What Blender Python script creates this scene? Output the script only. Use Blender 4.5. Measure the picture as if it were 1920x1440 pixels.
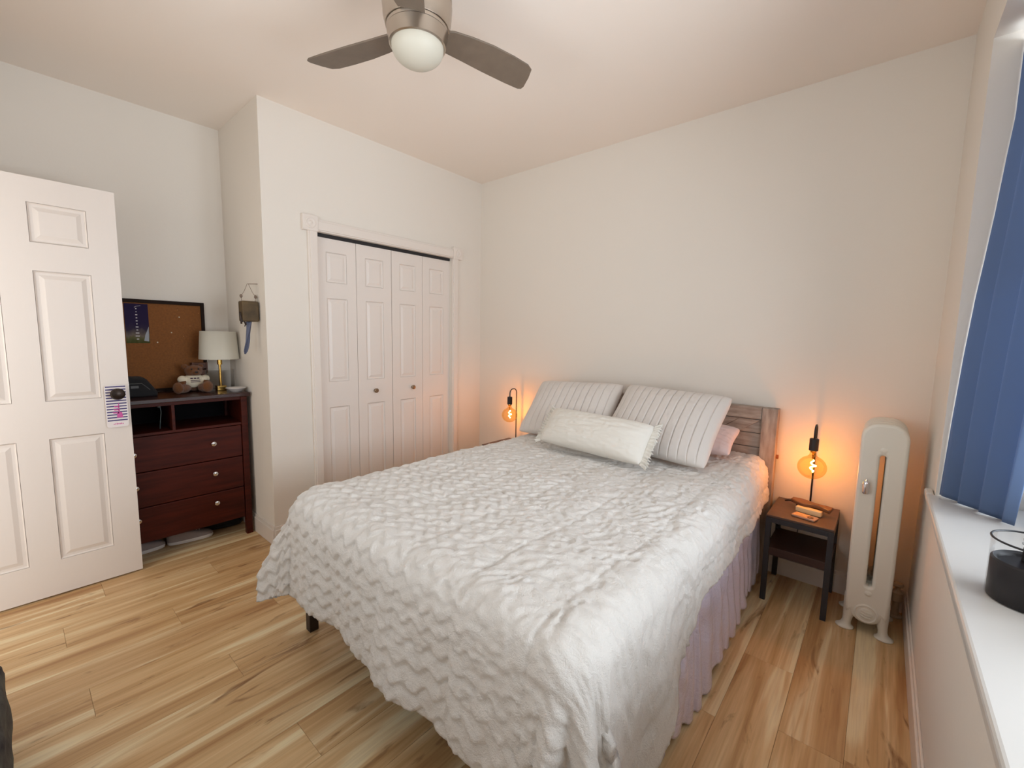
import bpy, bmesh, math, random
import numpy as np
from mathutils import Vector, Matrix
random.seed(7); RNG = np.random.default_rng(7)
for o in list(bpy.data.objects): bpy.data.objects.remove(o, do_unlink=True)
COL = bpy.context.scene.collection
S = bpy.context.scene

# ------------------------------------------------------------ camera, world, lights, exposure
H_CAM = 1.335
cd = bpy.data.cameras.new('camera'); cam = bpy.data.objects.new('camera', cd); COL.objects.link(cam)
cd.sensor_width = 36; cd.lens = 809.18 / 1920 * 36; cd.clip_start = .02
Rm = Matrix(((0.75791364, -0.08394613, 0.64693119), (0.65210359, 0.0699682, -0.75489427), (0.01810584, 0.99401081, 0.10777142)))
cam.matrix_world = Matrix.Translation((0, 0, H_CAM)) @ Rm.to_4x4()
S.camera = cam
S.view_settings.view_transform = 'Standard'; S.view_settings.look = 'None'
S.view_settings.gamma = 1; S.view_settings.use_curve_mapping = False
S.view_settings.exposure = 0.1
W = bpy.data.worlds.new('world'); S.world = W; W.use_nodes = True
W.node_tree.nodes['Background'].inputs[0].default_value = (.80, .90, 1.0, 1)
W.node_tree.nodes['Background'].inputs[1].default_value = 1.1

def area(name, loc, direction, sx, sy, power, color):
    l = bpy.data.lights.new(name, 'AREA'); l.shape = 'RECTANGLE'; l.size = sx; l.size_y = sy
    l.energy = power; l.color = color
    o = bpy.data.objects.new(name, l); COL.objects.link(o); o.location = loc
    o.rotation_euler = Vector(direction).to_track_quat('-Z', 'Y').to_euler()
    return o
# daylight at the window beside the bed (light stands outside the glass)
area('daylight_side_window', (1.35, 1.20, 1.05), (-1, 0, .22), 2.0, 1.7, 112, (.90, .95, 1.0))
# added fill light behind the camera, shining in through the made-up second window
area('rear_fill_light', (-1.15, -1.30, 1.15), (0, 1, .22), 2.2, 1.7, 46, (1.0, .96, .92))

# added fill light in the unseen hall, aimed in through the doorway
area('hall_fill_light', (-2.68, -1.0, 1.5), (.45, 1, .1), .6, 1.0, 3, (1.0, .93, .84))

# ------------------------------------------------------------ helpers
def c(r, g, b):
    f = lambda v: ((v/255+.055)/1.055)**2.4 if v/255 > .04045 else v/255/12.92
    return (f(r), f(g), f(b), 1)

def mat(name, color, rough=.6, metal=0, bump=0, bscale=200, var=0, vscale=4, stretch=(1, 1, 1), spec=.5, sheen=0, coat=0, color2=None):
    m = bpy.data.materials.new(name); m.use_nodes = True; n = m.node_tree; N = n.nodes; L = n.links
    b = N['Principled BSDF']; b.inputs['Base Color'].default_value = color
    b.inputs['Roughness'].default_value = rough; b.inputs['Metallic'].default_value = metal
    b.inputs['Specular IOR Level'].default_value = spec
    if sheen: b.inputs['Sheen Weight'].default_value = sheen
    if coat: b.inputs['Coat Weight'].default_value = coat
    if bump or var or color2:
        tc = N.new('ShaderNodeTexCoord'); mp = N.new('ShaderNodeMapping'); mp.inputs['Scale'].default_value = stretch
        L.new(tc.outputs['Object'], mp.inputs[0])
    if var or color2:
        t = N.new('ShaderNodeTexNoise'); t.inputs['Scale'].default_value = vscale; t.inputs['Detail'].default_value = 6
        L.new(mp.outputs[0], t.inputs['Vector'])
        r = N.new('ShaderNodeValToRGB'); r.color_ramp.elements[0].position = .3; r.color_ramp.elements[1].position = .7
        c2 = color2 or tuple(min(1, x*(1+var)) for x in color[:3])+(1,)
        c1 = color if color2 else tuple(x*(1-var) for x in color[:3])+(1,)
        r.color_ramp.elements[0].color = c1; r.color_ramp.elements[1].color = c2
        L.new(t.outputs[0], r.inputs[0]); L.new(r.outputs[0], b.inputs['Base Color'])
    if bump:
        t = N.new('ShaderNodeTexNoise'); t.inputs['Scale'].default_value = bscale; t.inputs['Detail'].default_value = 3
        L.new(mp.outputs[0], t.inputs['Vector'])
        bp = N.new('ShaderNodeBump'); bp.inputs['Strength'].default_value = bump; bp.inputs['Distance'].default_value = .002
        L.new(t.outputs[0], bp.inputs['Height']); L.new(bp.outputs[0], b.inputs['Normal'])
    return m

def glass(name, tint=(1, 1, 1, 1), gloss=.12):
    m = bpy.data.materials.new(name); m.use_nodes = True; N = m.node_tree.nodes; L = m.node_tree.links
    N.remove(N['Principled BSDF']); out = N['Material Output']
    tr = N.new('ShaderNodeBsdfTransparent'); tr.inputs[0].default_value = tint
    gl = N.new('ShaderNodeBsdfGlossy'); gl.inputs['Roughness'].default_value = .03
    lw = N.new('ShaderNodeLayerWeight'); lw.inputs[0].default_value = gloss
    mu = N.new('ShaderNodeMath'); mu.operation = 'MULTIPLY'; mu.inputs[1].default_value = .30; L.new(lw.outputs['Fresnel'], mu.inputs[0])
    mx = N.new('ShaderNodeMixShader'); L.new(mu.outputs[0], mx.inputs[0]); L.new(tr.outputs[0], mx.inputs[1]); L.new(gl.outputs[0], mx.inputs[2])
    L.new(mx.outputs[0], out.inputs[0]); return m

def emit(name, color, strength):
    m = bpy.data.materials.new(name); m.use_nodes = True; N = m.node_tree.nodes
    N.remove(N['Principled BSDF']); e = N.new('ShaderNodeEmission'); e.inputs[0].default_value = color; e.inputs[1].default_value = strength
    m.node_tree.links.new(e.outputs[0], N['Material Output'].inputs[0]); return m

ORG = {}
def link(name, me, m, parent=None, origin=None, smooth=False, bevel=0, segs=2):
    """mesh given in world coordinates; origin = where its base stands"""
    o = bpy.data.objects.new(name, me); COL.objects.link(o)
    if parent is not None: org = ORG[parent.name]; o.parent = parent
    else:
        if origin is None:
            a = np.array([v.co[:] for v in me.vertices]); org = Vector(((a[:, 0].min()+a[:, 0].max())/2, (a[:, 1].min()+a[:, 1].max())/2, a[:, 2].min()))
        else: org = Vector(origin)
        o.location = org
    ORG[o.name] = org
    me.transform(Matrix.Translation(-org))
    if m is not None: me.materials.append(m)
    if smooth:
        for p in me.polygons: p.use_smooth = True
    if bevel:
        b = o.modifiers.new('bevel', 'BEVEL'); b.width = bevel; b.segments = segs; b.limit_method = 'ANGLE'
    return o
def obj(name, bm, m, parent=None, origin=None, smooth=False, bevel=0, segs=2, auto=False):
    me = bpy.data.meshes.new(name); bmesh.ops.recalc_face_normals(bm, faces=bm.faces); 
    if auto:
        for e in bm.edges:
            if len(e.link_faces) == 2 and e.calc_face_angle(0) > .6: e.smooth = False
        smooth = True
    bm.to_mesh(me); bm.free()
    return link(name, me, m, parent, origin, smooth, bevel, segs)
def thing(name, loc, label, cat, group=None):
    o = bpy.data.objects.new(name, None); COL.objects.link(o); o.location = loc; o.empty_display_size = .05
    ORG[o.name] = Vector(loc); return tag(o, label, cat, group)
def tag(o, label=None, cat=None, group=None, kind=None):
    if label: o['label'] = label
    if cat: o['category'] = cat
    if group: o['group'] = group
    if kind: o['kind'] = kind
    return o
def struct(o, label=None):
    o['kind'] = 'structure'
    if label: o['label'] = label
    return o

def B(): return bmesh.new()
def box(bm, x0, x1, y0, y1, z0, z1, M=None):
    v = [bm.verts.new((x, y, z)) for x in (x0, x1) for y in (y0, y1) for z in (z0, z1)]
    for f in ((0, 1, 3, 2), (4, 6, 7, 5), (0, 4, 5, 1), (2, 3, 7, 6), (0, 2, 6, 4), (1, 5, 7, 3)): bm.faces.new([v[i] for i in f])
    if M is not None:
        for w in v: w.co = M @ w.co
    return bm
def lathe(bm, prof, center=(0, 0, 0), n=32, M=None, sq=None):
    rings = []
    for r, z in prof:
        if r < 1e-5: rings.append([bm.verts.new((0, 0, z))])
        else: rings.append([bm.verts.new((r*math.cos(2*math.pi*k/n), r*math.sin(2*math.pi*k/n), z)) for k in range(n)])
    for a, b in zip(rings, rings[1:]):
        for k in range(n):
            k2 = (k+1) % n
            if len(a) == 1 and len(b) == 1: continue
            if len(a) == 1: bm.faces.new((a[0], b[k], b[k2]))
            elif len(b) == 1: bm.faces.new((a[k], a[k2], b[0]))
            else: bm.faces.new((a[k], a[k2], b[k2], b[k]))
    T = Matrix.Translation(center) @ (M.to_4x4() if M is not None else Matrix())
    for r in rings:
        for v in r: v.co = T @ v.co
    return bm
def tube(bm, pts, r, n=10, closed=False):
    pts = [Vector(p) for p in pts]; rings = []; ref = None
    N_ = len(pts)
    for i, p in enumerate(pts):
        if closed: d = pts[(i+1) % N_]-pts[i-1]
        else: d = pts[min(i+1, N_-1)]-pts[max(i-1, 0)]
        d.normalize()
        if ref is None: ref = d.orthogonal().normalized()
        ref = (ref-d*ref.dot(d)).normalized(); s = d.cross(ref)
        rr = r[i] if hasattr(r, '__len__') else r
        rings.append([bm.verts.new(p+ref*rr*math.cos(2*math.pi*k/n)+s*rr*math.sin(2*math.pi*k/n)) for k in range(n)])
    for i in range(N_ if closed else N_-1):
        a, b = rings[i], rings[(i+1) % N_]
        for k in range(n): bm.faces.new((a[k], a[(k+1) % n], b[(k+1) % n], b[k]))
    if not closed: bm.faces.new(rings[0][::-1]); bm.faces.new(rings[-1])
    return bm
def ball(bm, center, rad, M=None, u=20, v=12):
    if not hasattr(rad, '__len__'): rad = (rad,)*3
    T = Matrix.Translation(center) @ (M.to_4x4() if M is not None else Matrix()) @ Matrix.Diagonal((*rad, 1))
    bmesh.ops.create_uvsphere(bm, u_segments=u, v_segments=v, radius=1, matrix=T); return bm
def prism(bm, poly, z0, z1, M=None):
    """poly in xy, extruded z0..z1, then M"""
    a = [bm.verts.new((x, y, z0)) for x, y in poly]; b = [bm.verts.new((x, y, z1)) for x, y in poly]
    n = len(poly); bm.faces.new(a[::-1]); bm.faces.new(b)
    for i in range(n): bm.faces.new((a[i], a[(i+1) % n], b[(i+1) % n], b[i]))
    if M is not None:
        for v in a+b: v.co = M @ v.co
    return bm
def curve_mesh(outlines, depth, bev, M):
    """flat shape with holes: outlines = list of closed 2-D loops; returns mesh thickened by depth"""
    cu = bpy.data.curves.new('t', 'CURVE'); cu.dimensions = '2D'; cu.fill_mode = 'BOTH'; cu.extrude = max(depth/2-bev, 1e-4); cu.bevel_depth = bev; cu.bevel_resolution = 2
    cu.offset = -bev
    for L in outlines:
        s = cu.splines.new('POLY'); s.points.add(len(L)-1); s.use_cyclic_u = True
        for p, (x, y) in zip(s.points, L): p.co = (x, y, 0, 1)
    o = bpy.data.objects.new('t', cu); COL.objects.link(o)
    me = bpy.data.meshes.new_from_object(o.evaluated_get(bpy.context.evaluated_depsgraph_get()))
    bpy.data.objects.remove(o); me.transform(M); me.materials.clear(); return me
def grid_mesh(name, P, closed_u=False):
    """P: array (n,m,3)"""
    n, m = P.shape[:2]; me = bpy.data.meshes.new(name)
    idx = np.arange(n*m).reshape(n, m)
    q = np.stack([idx[:-1, :-1], idx[1:, :-1], idx[1:, 1:], idx[:-1, 1:]], -1).reshape(-1, 4)
    me.vertices.add(n*m); me.vertices.foreach_set('co', P.reshape(-1).astype(np.float32))
    me.loops.add(len(q)*4); me.loops.foreach_set('vertex_index', q.reshape(-1).astype(np.int32))
    me.polygons.add(len(q)); me.polygons.foreach_set('loop_start', np.arange(0, len(q)*4, 4, dtype=np.int32))
    me.update(calc_edges=True); me.validate(); return me
def vnoise(x, y, seed=0):
    """smooth value noise on arrays"""
    r = np.random.default_rng(seed).random((64, 64))
    xi = np.floor(x).astype(int); yi = np.floor(y).astype(int); fx = x-xi; fy = y-yi
    fx = fx*fx*(3-2*fx); fy = fy*fy*(3-2*fy)
    g = lambda a, b: r[a % 64, b % 64]
    return (g(xi, yi)*(1-fx)+g(xi+1, yi)*fx)*(1-fy)+(g(xi, yi+1)*(1-fx)+g(xi+1, yi+1)*fx)*fy-.5
def RX(a): return Matrix.Rotation(a, 4, 'X')
def RY(a): return Matrix.Rotation(a, 4, 'Y')
def RZ(a): return Matrix.Rotation(a, 4, 'Z')
def TR(*p): return Matrix.Translation(p)

# ------------------------------------------------------------ materials
M_wall = mat('wall_paint', c(232, 224, 213), .75, bump=.15, bscale=90, spec=.25)
M_ceil = mat('ceiling_paint', c(244, 232, 220), .8, bump=.1, bscale=60, spec=.2)
M_trim = mat('white_trim_paint', c(232, 222, 212), .35, spec=.45)
M_door = mat('white_door_paint', c(232, 222, 213), .42, bump=.12, bscale=120, stretch=(1, 1, .15))
M_sill = mat('glossy_white_sill', c(212, 208, 202), .3, bump=.08, bscale=40)
M_black = mat('black_metal', c(30, 29, 32), .45, bump=.1, bscale=300)
M_blackw = mat('charcoal_metal', c(46, 47, 52), .5, bump=.1, bscale=250)
M_nickel = mat('brushed_nickel', c(190, 180, 168), .28, 1, bump=.06, bscale=300, stretch=(1, 1, 8))
M_chrome = mat('chrome', c(225, 225, 228), .12, 1)
M_brass = mat('brass', c(190, 150, 80), .25, 1)
M_dark = mat('subfloor_dark', c(60, 44, 30), .9)
M_frost = mat('frosted_glass_bowl', c(200, 194, 178), .5, spec=.3)
M_radi = mat('radiator_enamel', c(232, 227, 214), .35, bump=.2, bscale=45)
M_cherry = mat('dark_cherry_wood', c(66, 21, 10), .5, var=.35, vscale=9, stretch=(6, .5, 6), bump=.05, bscale=80, spec=.2)
M_cherrytop = mat('dark_cherry_top', c(48, 18, 14), .25, var=.3, vscale=9, stretch=(6, .5, 6))
M_nswood = mat('nightstand_wood', c(84, 64, 54), .42, var=.15, vscale=14, stretch=(1, 8, 8))
M_nsshelf = mat('nightstand_shelf_wood', c(58, 38, 34), .5, var=.15, vscale=14, stretch=(1, 8, 8))
M_cork = mat('cork', c(122, 76, 38), .95, bump=.5, bscale=400, color2=c(138, 86, 42), vscale=90)
M_blackfab = mat('black_fabric', c(26, 25, 27), .9, bump=.5, bscale=400)
M_glass = glass('clear_glass')
M_amber = glass('amber_bulb_glass', c(255, 238, 204), .22)
M_pane = glass('window_glass', (.96, .98, 1, 1), .1)

def wood_floor():
    m = bpy.data.materials.new('oak_plank'); m.use_nodes = True; n = m.node_tree; N = n.nodes; L = n.links; b = N['Principled BSDF']
    b.inputs['Roughness'].default_value = .42; b.inputs['Specular IOR Level'].default_value = .4
    tc = N.new('ShaderNodeTexCoord'); oi = N.new('ShaderNodeObjectInfo')
    ad = N.new('ShaderNodeVectorMath'); ad.operation = 'MULTIPLY_ADD'; ad.inputs[1].default_value = (37, 91, 13)
    cb = N.new('ShaderNodeCombineXYZ')
    for i in range(3): L.new(oi.outputs['Random'], cb.inputs[i])
    L.new(cb.outputs[0], ad.inputs[0]); L.new(tc.outputs['Object'], ad.inputs[2])
    def noise(sc, scale, detail=5, dist=0, rough=.55):
        mp = N.new('ShaderNodeMapping'); mp.inputs['Scale'].default_value = sc; L.new(ad.outputs[0], mp.inputs[0])
        t = N.new('ShaderNodeTexNoise'); t.inputs['Scale'].default_value = scale; t.inputs['Detail'].default_value = detail; t.inputs['Distortion'].default_value = dist
        t.inputs['Roughness'].default_value = rough
        L.new(mp.outputs[0], t.inputs['Vector']); return t.outputs[0]
    def ramp(src, stops):
        r = N.new('ShaderNodeValToRGB'); e = r.color_ramp.elements
        e[0].position, e[0].color = stops[0]; e[1].position, e[1].color = stops[-1]
        for p, co in stops[1:-1]: k = e.new(p); k.color = co
        L.new(src, r.inputs[0]); return r.outputs[0]
    def mix(fac, a, bb, mode='MIX'):
        x = N.new('ShaderNodeMix'); x.data_type = 'RGBA'; x.blend_type = mode
        if hasattr(fac, 'links'): L.new(fac, x.inputs[0])
        else: x.inputs[0].default_value = fac
        for v, s in ((a, x.inputs[6]), (bb, x.inputs[7])):
            if hasattr(v, 'links'): L.new(v, s)
            else: s.default_value = v
        return x.outputs[2]
    bands = ramp(noise((9, .55, 1), 1.5, 3, .7), [(.27, c(188, 142, 94)), (.42, c(218, 178, 128)), (.55, c(234, 200, 152)), (.63, c(252, 232, 190)), (.8, c(254, 240, 206))])
    grain = ramp(noise((70, 2.2, 1), 2.0, 6, .3), [(.3, c(214, 206, 198)), (.6, c(255, 255, 255))])
    col = mix(.42, bands, grain, 'MULTIPLY')
    knots = ramp(noise((6, 1.3, 1), 2.2, 4, 1.6), [(.60, (0, 0, 0, 1)), (.74, (1, 1, 1, 1))])
    col = mix(knots, col, c(150, 108, 70))
    pv = ramp(oi.outputs['Random'], [(0, c(236, 230, 224)), (.5, c(240, 236, 230)), (1, c(255, 255, 252))])
    col = mix(.85, col, pv, 'MULTIPLY')
    L.new(col, b.inputs['Base Color'])
    bp = N.new('ShaderNodeBump'); bp.inputs['Strength'].default_value = .12; bp.inputs['Distance'].default_value = .001
    L.new(grain, bp.inputs['Height']); L.new(bp.outputs[0], b.inputs['Normal'])
    return m
M_oak = wood_floor()

def fabric(name, color, rough=.9, sheen=.3, s1=60, s2=350, b1=.5, b2=.4, dist=.004, trans=0):
    m = bpy.data.materials.new(name); m.use_nodes = True; N = m.node_tree.nodes; L = m.node_tree.links; b = N['Principled BSDF']
    b.inputs['Base Color'].default_value = color; b.inputs['Roughness'].default_value = rough; b.inputs['Sheen Weight'].default_value = sheen
    b.inputs['Sheen Roughness'].default_value = .4; b.inputs['Specular IOR Level'].default_value = .2
    tc = N.new('ShaderNodeTexCoord'); prev = None
    for s, st in ((s1, b1), (s2, b2)):
        t = N.new('ShaderNodeTexNoise'); t.inputs['Scale'].default_value = s; t.inputs['Detail'].default_value = 4; t.inputs['Distortion'].default_value = 1.2
        L.new(tc.outputs['Object'], t.inputs['Vector'])
        bp = N.new('ShaderNodeBump'); bp.inputs['Strength'].default_value = st; bp.inputs['Distance'].default_value = dist
        L.new(t.outputs[0], bp.inputs['Height'])
        if prev: L.new(prev, bp.inputs['Normal'])
        prev = bp.outputs[0]
    L.new(prev, b.inputs['Normal'])
    if trans:
        tl = N.new('ShaderNodeBsdfTranslucent'); tl.inputs[0].default_value = tuple(min(1, x*1.5) for x in color[:3])+(1,)
        mx = N.new('ShaderNodeMixShader'); mx.inputs[0].default_value = trans
        L.new(b.outputs[0], mx.inputs[1]); L.new(tl.outputs[0], mx.inputs[2]); L.new(mx.outputs[0], N['Material Output'].inputs[0])
    return m
M_plush = fabric('cream_plush', c(225, 220, 213), .85, .25, 55, 210, .6, .5, .005)
M_sham = fabric('white_quilted_cotton', c(220, 213, 206), .85, .15, 40, 300, .2, .2, .002)
M_lumbar = fabric('ivory_cotton', c(230, 225, 215), .85, .2, 14, 300, .2, .25, .003)
M_pink = fabric('pale_pink_cotton', c(234, 212, 208), .85, .1, 14, 300, .3, .2, .003)
M_satin = fabric('lavender_satin', c(232, 228, 250), .22, 0, 26, 80, .7, .4, .006)
M_satin.node_tree.nodes['Principled BSDF'].inputs['Specular IOR Level'].default_value = .9
M_satin.node_tree.nodes['Principled BSDF'].inputs['Metallic'].default_value = .15
M_curtain = fabric('navy_curtain', c(112, 130, 158), .7, .1, 8, 400, .1, .3, .002, trans=.40)
M_fur = fabric('brown_bear_fur', c(120, 74, 40), .95, .3, 90, 500, 1, .8, .004)
M_shirt = fabric('cream_jersey', c(226, 214, 190), .9, .1, 60, 500, .2, .2, .002)

def weathered():
    m = mat('weathered_wood', c(138, 120, 108), .75, bump=.4, bscale=60, color2=c(182, 166, 152), vscale=5, stretch=(2, 9, 9))
    return m
M_weath = weathered()
M_weathv = mat('weathered_wood_upright', c(138, 120, 108), .75, bump=.4, bscale=60, color2=c(184, 168, 154), vscale=5, stretch=(9, 9, 1.6))

# ------------------------------------------------------------ room dimensions
XC = -2.814; YB = 2.824; XR = .19; XA = -3.50; YR = 1.015; YF = -.35; ZC = 2.673
T = .12
WY0, WY1, WZ0, WZ1 = .45, 2.215, .75, 2.355     # window recess in the right wall

# floor with individual planks
bm = B(); box(bm, XA-T, XR+T, YF-T, YB+T, -.06, -.012)
floor = struct(obj('floor', bm, M_dark, origin=(0, 0, 0)))
PW = .18; x_off = -.168; known = {-13: .43, -14: .072, -11: .108, -10: .51, -1: 1.98, 0: 1.645}
PL = 1.22
plank_cache = {}
k = math.floor((XA-x_off)/PW)
while x_off+k*PW < XR:
    xa = max(x_off+k*PW, XA); xb = min(x_off+(k+1)*PW, XR)
    y = known.get(k, (k*.443) % PL)
    while y > YF: y -= PL
    while y < YB:
        ya, yb = max(y, YF), min(y+PL, YB); y += PL
        w, l = round(xb-xa, 4), round(yb-ya, 4)
        if l < .01 or w < .01: continue
        if (w, l) not in plank_cache:
            bm = B(); box(bm, -w/2+.0003, w/2-.0003, -l/2+.0003, l/2-.0003, -.012, 0)
            me = bpy.data.meshes.new('plank'); 
            bmesh.ops.bevel(bm, geom=[e for e in bm.edges if all(v.co.z > -.001 for v in e.verts)], offset=.0008, segments=1, affect='EDGES')
            bmesh.ops.recalc_face_normals(bm, faces=bm.faces); bm.to_mesh(me); bm.free(); me.materials.append(M_oak); plank_cache[(w, l)] = me
        o = bpy.data.objects.new('plank', plank_cache[(w, l)]); COL.objects.link(o); o.parent = floor
        o.location = ((xa+xb)/2, (ya+yb)/2, 0)
    k += 1

bm = B(); box(bm, XA-T, XR+.6, YF-T, YB+T, ZC, ZC+.1); struct(obj('ceiling', bm, M_ceil))
bm = B(); box(bm, XC-T, XR+.45, YB, YB+T, 0, ZC); struct(obj('wall_back', bm, M_wall))
bm = B(); box(bm, XA-T, XA, YF-T, YR+T, 0, ZC); struct(obj('wall_left', bm, M_wall))
# closet wall with opening
CY0, CY1, CZ = 1.334, 2.474, 1.984
bm = B(); box(bm, XC-T, XC, YR, CY0, 0, ZC); box(bm, XC-T, XC, CY1, YB, 0, ZC); box(bm, XC-T, XC, CY0, CY1, CZ, ZC)
struct(obj('wall_closet', bm, M_wall))
bm = B(); box(bm, XA, XC-T, YR, YR+T, 0, ZC); struct(obj('wall_return', bm, M_wall))
bm = B(); box(bm, XA-T, XC-T-.001, YR+T+.5, YB+T, 0, ZC); struct(obj('wall_closet_inner', bm, M_wall))
# right wall with deep window recess
bm = B()
box(bm, XR, XR+.33, WY1, YB, 0, ZC); box(bm, XR, XR+.33, YF-T, WY0, 0, ZC)
box(bm, XR, XR+.33, WY0, WY1, WZ1, ZC); box(bm, XR, XR+.33, WY0, WY1, 0, WZ0)
struct(obj('wall_right', bm, M_wall))
# front wall (behind the camera): unseen doorway and second window, both added to light the room
DX0, DX1 = -3.05, -2.32
VX0, VX1, VZ0, VZ1 = -1.85, -.45, .95, 2.3
bm = B(); box(bm, XA, DX0, YF-T, YF, 0, ZC); box(bm, DX0, DX1, YF-T, YF, 2.05, ZC); box(bm, DX1, VX0, YF-T, YF, 0, ZC)
box(bm, VX0, VX1, YF-T, YF, 0, VZ0); box(bm, VX0, VX1, YF-T, YF, VZ1, ZC); box(bm, VX1, XR, YF-T, YF, 0, ZC)
struct(obj('wall_front', bm, M_wall))
# hallway closing the doorway
bm = B(); box(bm, -3.4, -2.0, YF-T-1.0, YF-T-.9, 0, 2.3); struct(obj('wall_hallway', bm, M_wall))
bm = B(); box(bm, -3.4, -2.0, YF-T-1.0, YF-T, -.06, -.002); struct(obj('floor_hallway', bm, M_oak))

# sill: board with rounded nose and small horn
ZS = .78
bm = B(); box(bm, .165, XR+.30, WY0, WY1-.001, ZS-.03, ZS); box(bm, .165, XR-.001, WY1-.001, 2.305, ZS-.03, ZS); box(bm, .165, XR-.001, WY0-.06, WY0, ZS-.03, ZS)
sill = struct(obj('trim_1', bm, M_sill, bevel=.008, segs=3), 'white window sill board with a rounded nose, jar and curtain on it')
bm = B(); box(bm, .176, XR-.001, WY0-.04, 2.29, ZS-.062, ZS-.031); struct(obj('trim_2', bm, M_trim, bevel=.004))
# window 1
win = bpy.data.objects.new('window_1', None); COL.objects.link(win); win.location = (XR+.30, (WY0+WY1)/2, ZS); ORG['window_1'] = win.location.copy(); struct(win)
wx = XR+.27
bm = B()
for (a, b_, z0, z1) in ((WY0, WY0+.05, ZS, WZ1), (WY1-.05, WY1, ZS, WZ1), (WY0+.05, WY1-.05, ZS, ZS+.05), (WY0+.05, WY1-.05, WZ1-.05, WZ1), ((WY0+WY1)/2-.04, (WY0+WY1)/2+.04, ZS+.05, WZ1-.05)): box(bm, wx, wx+.06, a, b_, z0, z1)
obj('window_frame', bm, M_trim, win, bevel=.004)
for a, b_ in ((WY0+.05, (WY0+WY1)/2-.04), ((WY0+WY1)/2+.04, WY1-.05)):
    for z0, z1, dx in ((ZS+.05, 1.58, 0), (1.56, WZ1-.05, .02)):
        bm = B(); box(bm, wx+dx, wx+.02+dx, a, a+.035, z0, z1); box(bm, wx+dx, wx+.02+dx, b_-.035, b_, z0, z1)
        box(bm, wx+dx, wx+.02+dx, a+.035, b_-.035, z0, z0+.035); box(bm, wx+dx, wx+.02+dx, a+.035, b_-.035, z1-.035, z1)
        s = obj('sash', bm, M_trim, win, bevel=.002)
        bm = B(); box(bm, wx+.008+dx, wx+.011+dx, a+.03, b_-.03, z0+.03, z1-.03); obj('pane', bm, M_pane, s)
# unseen window behind the camera, added for the rear fill light
w2 = bpy.data.objects.new('added_window', None); COL.objects.link(w2); w2.location = ((VX0+VX1)/2, YF-.06, VZ0); ORG['added_window'] = w2.location.copy(); struct(w2)
bm = B()
for (a, b_, z0, z1) in ((VX0, VX0+.05, VZ0, VZ1), (VX1-.05, VX1, VZ0, VZ1), (VX0+.05, VX1-.05, VZ0, VZ0+.05), (VX0+.05, VX1-.05, VZ1-.05, VZ1), (VX0+.05, VX1-.05, 1.6, 1.64)): box(bm, a, b_, YF-.1, YF-.05, z0, z1)
obj('window_frame', bm, M_trim, w2, bevel=.004)
bm = B(); box(bm, VX0+.04, VX1-.04, YF-.078, YF-.074, VZ0+.04, VZ1-.04); obj('pane', bm, M_pane, w2)

# baseboards
def baseboard(name, x0, x1, y0, y1, ax):
    bm = B(); h = .12; t = .013
    box(bm, x0, x1, y0, y1, 0, h*.82)
    if ax == 'y-': box(bm, x0, x1, y0+t*.45, y1, h*.82, h)
    elif ax == 'x-': box(bm, x0+t*.45, x1, y0, y1, h*.82, h)
    else: box(bm, x0, x1-t*.45, y0, y1, h*.82, h)
    return struct(obj(name, bm, M_trim, bevel=.002))
baseboard('baseboard_back', XC, XR-.014, YB-.013, YB, 'y-')
baseboard('baseboard_right', XR-.013, XR, YF, YB-.014, 'x-')
baseboard('baseboard_return', XA+.014, XC-.001, YR-.013, YR, 'y-')
baseboard('baseboard_left', XA, XA+.013, YF, YR-.014, 'x+')
baseboard('baseboard_closet', XC, XC+.013, YR, 1.27, 'x+')

# closet casing with corner blocks
tr = bpy.data.objects.new('trim_3', None); COL.objects.link(tr); tr.location = (XC, 1.9, 0); ORG['trim_3'] = tr.location.copy(); struct(tr)
bm = B(); box(bm, XC, XC+.018, 1.272, CY0, 0, CZ); box(bm, XC, XC+.026, 1.282, CY0-.006, 0, CZ); obj('side_casing', bm, M_trim, tr, bevel=.003)
bm = B(); box(bm, XC, XC+.018, CY1, 2.536, 0, CZ); box(bm, XC, XC+.026, CY1+.006, 2.526, 0, CZ); obj('side_casing', bm, M_trim, tr, bevel=.003)
bm = B(); box(bm, XC, XC+.018, CY0, CY1, CZ, CZ+.075); box(bm, XC, XC+.026, CY0, CY1, CZ+.008, CZ+.062); obj('head_casing', bm, M_trim, tr, bevel=.003)
for ya, yb in ((1.237, CY0), (CY1, 2.571)):
    bm = B(); box(bm, XC, XC+.03, ya, yb, CZ-.006, CZ+.09)
    M = TR(XC+.03, (ya+yb)/2, CZ+.042) @ RY(math.pi/2)
    lathe(bm, [(.034, -.001), (.034, .003), (.026, .004), (.022, .001), (.012, .001), (.008, .005), (0, .006)], M=M, n=24)
    obj('corner_block', bm, M_trim, tr, bevel=.002)
bm = B(); box(bm, XC-.07, XC-.02, CY0, CY1, CZ-.022, CZ); obj('door_track', bm, M_black, tr)

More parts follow.
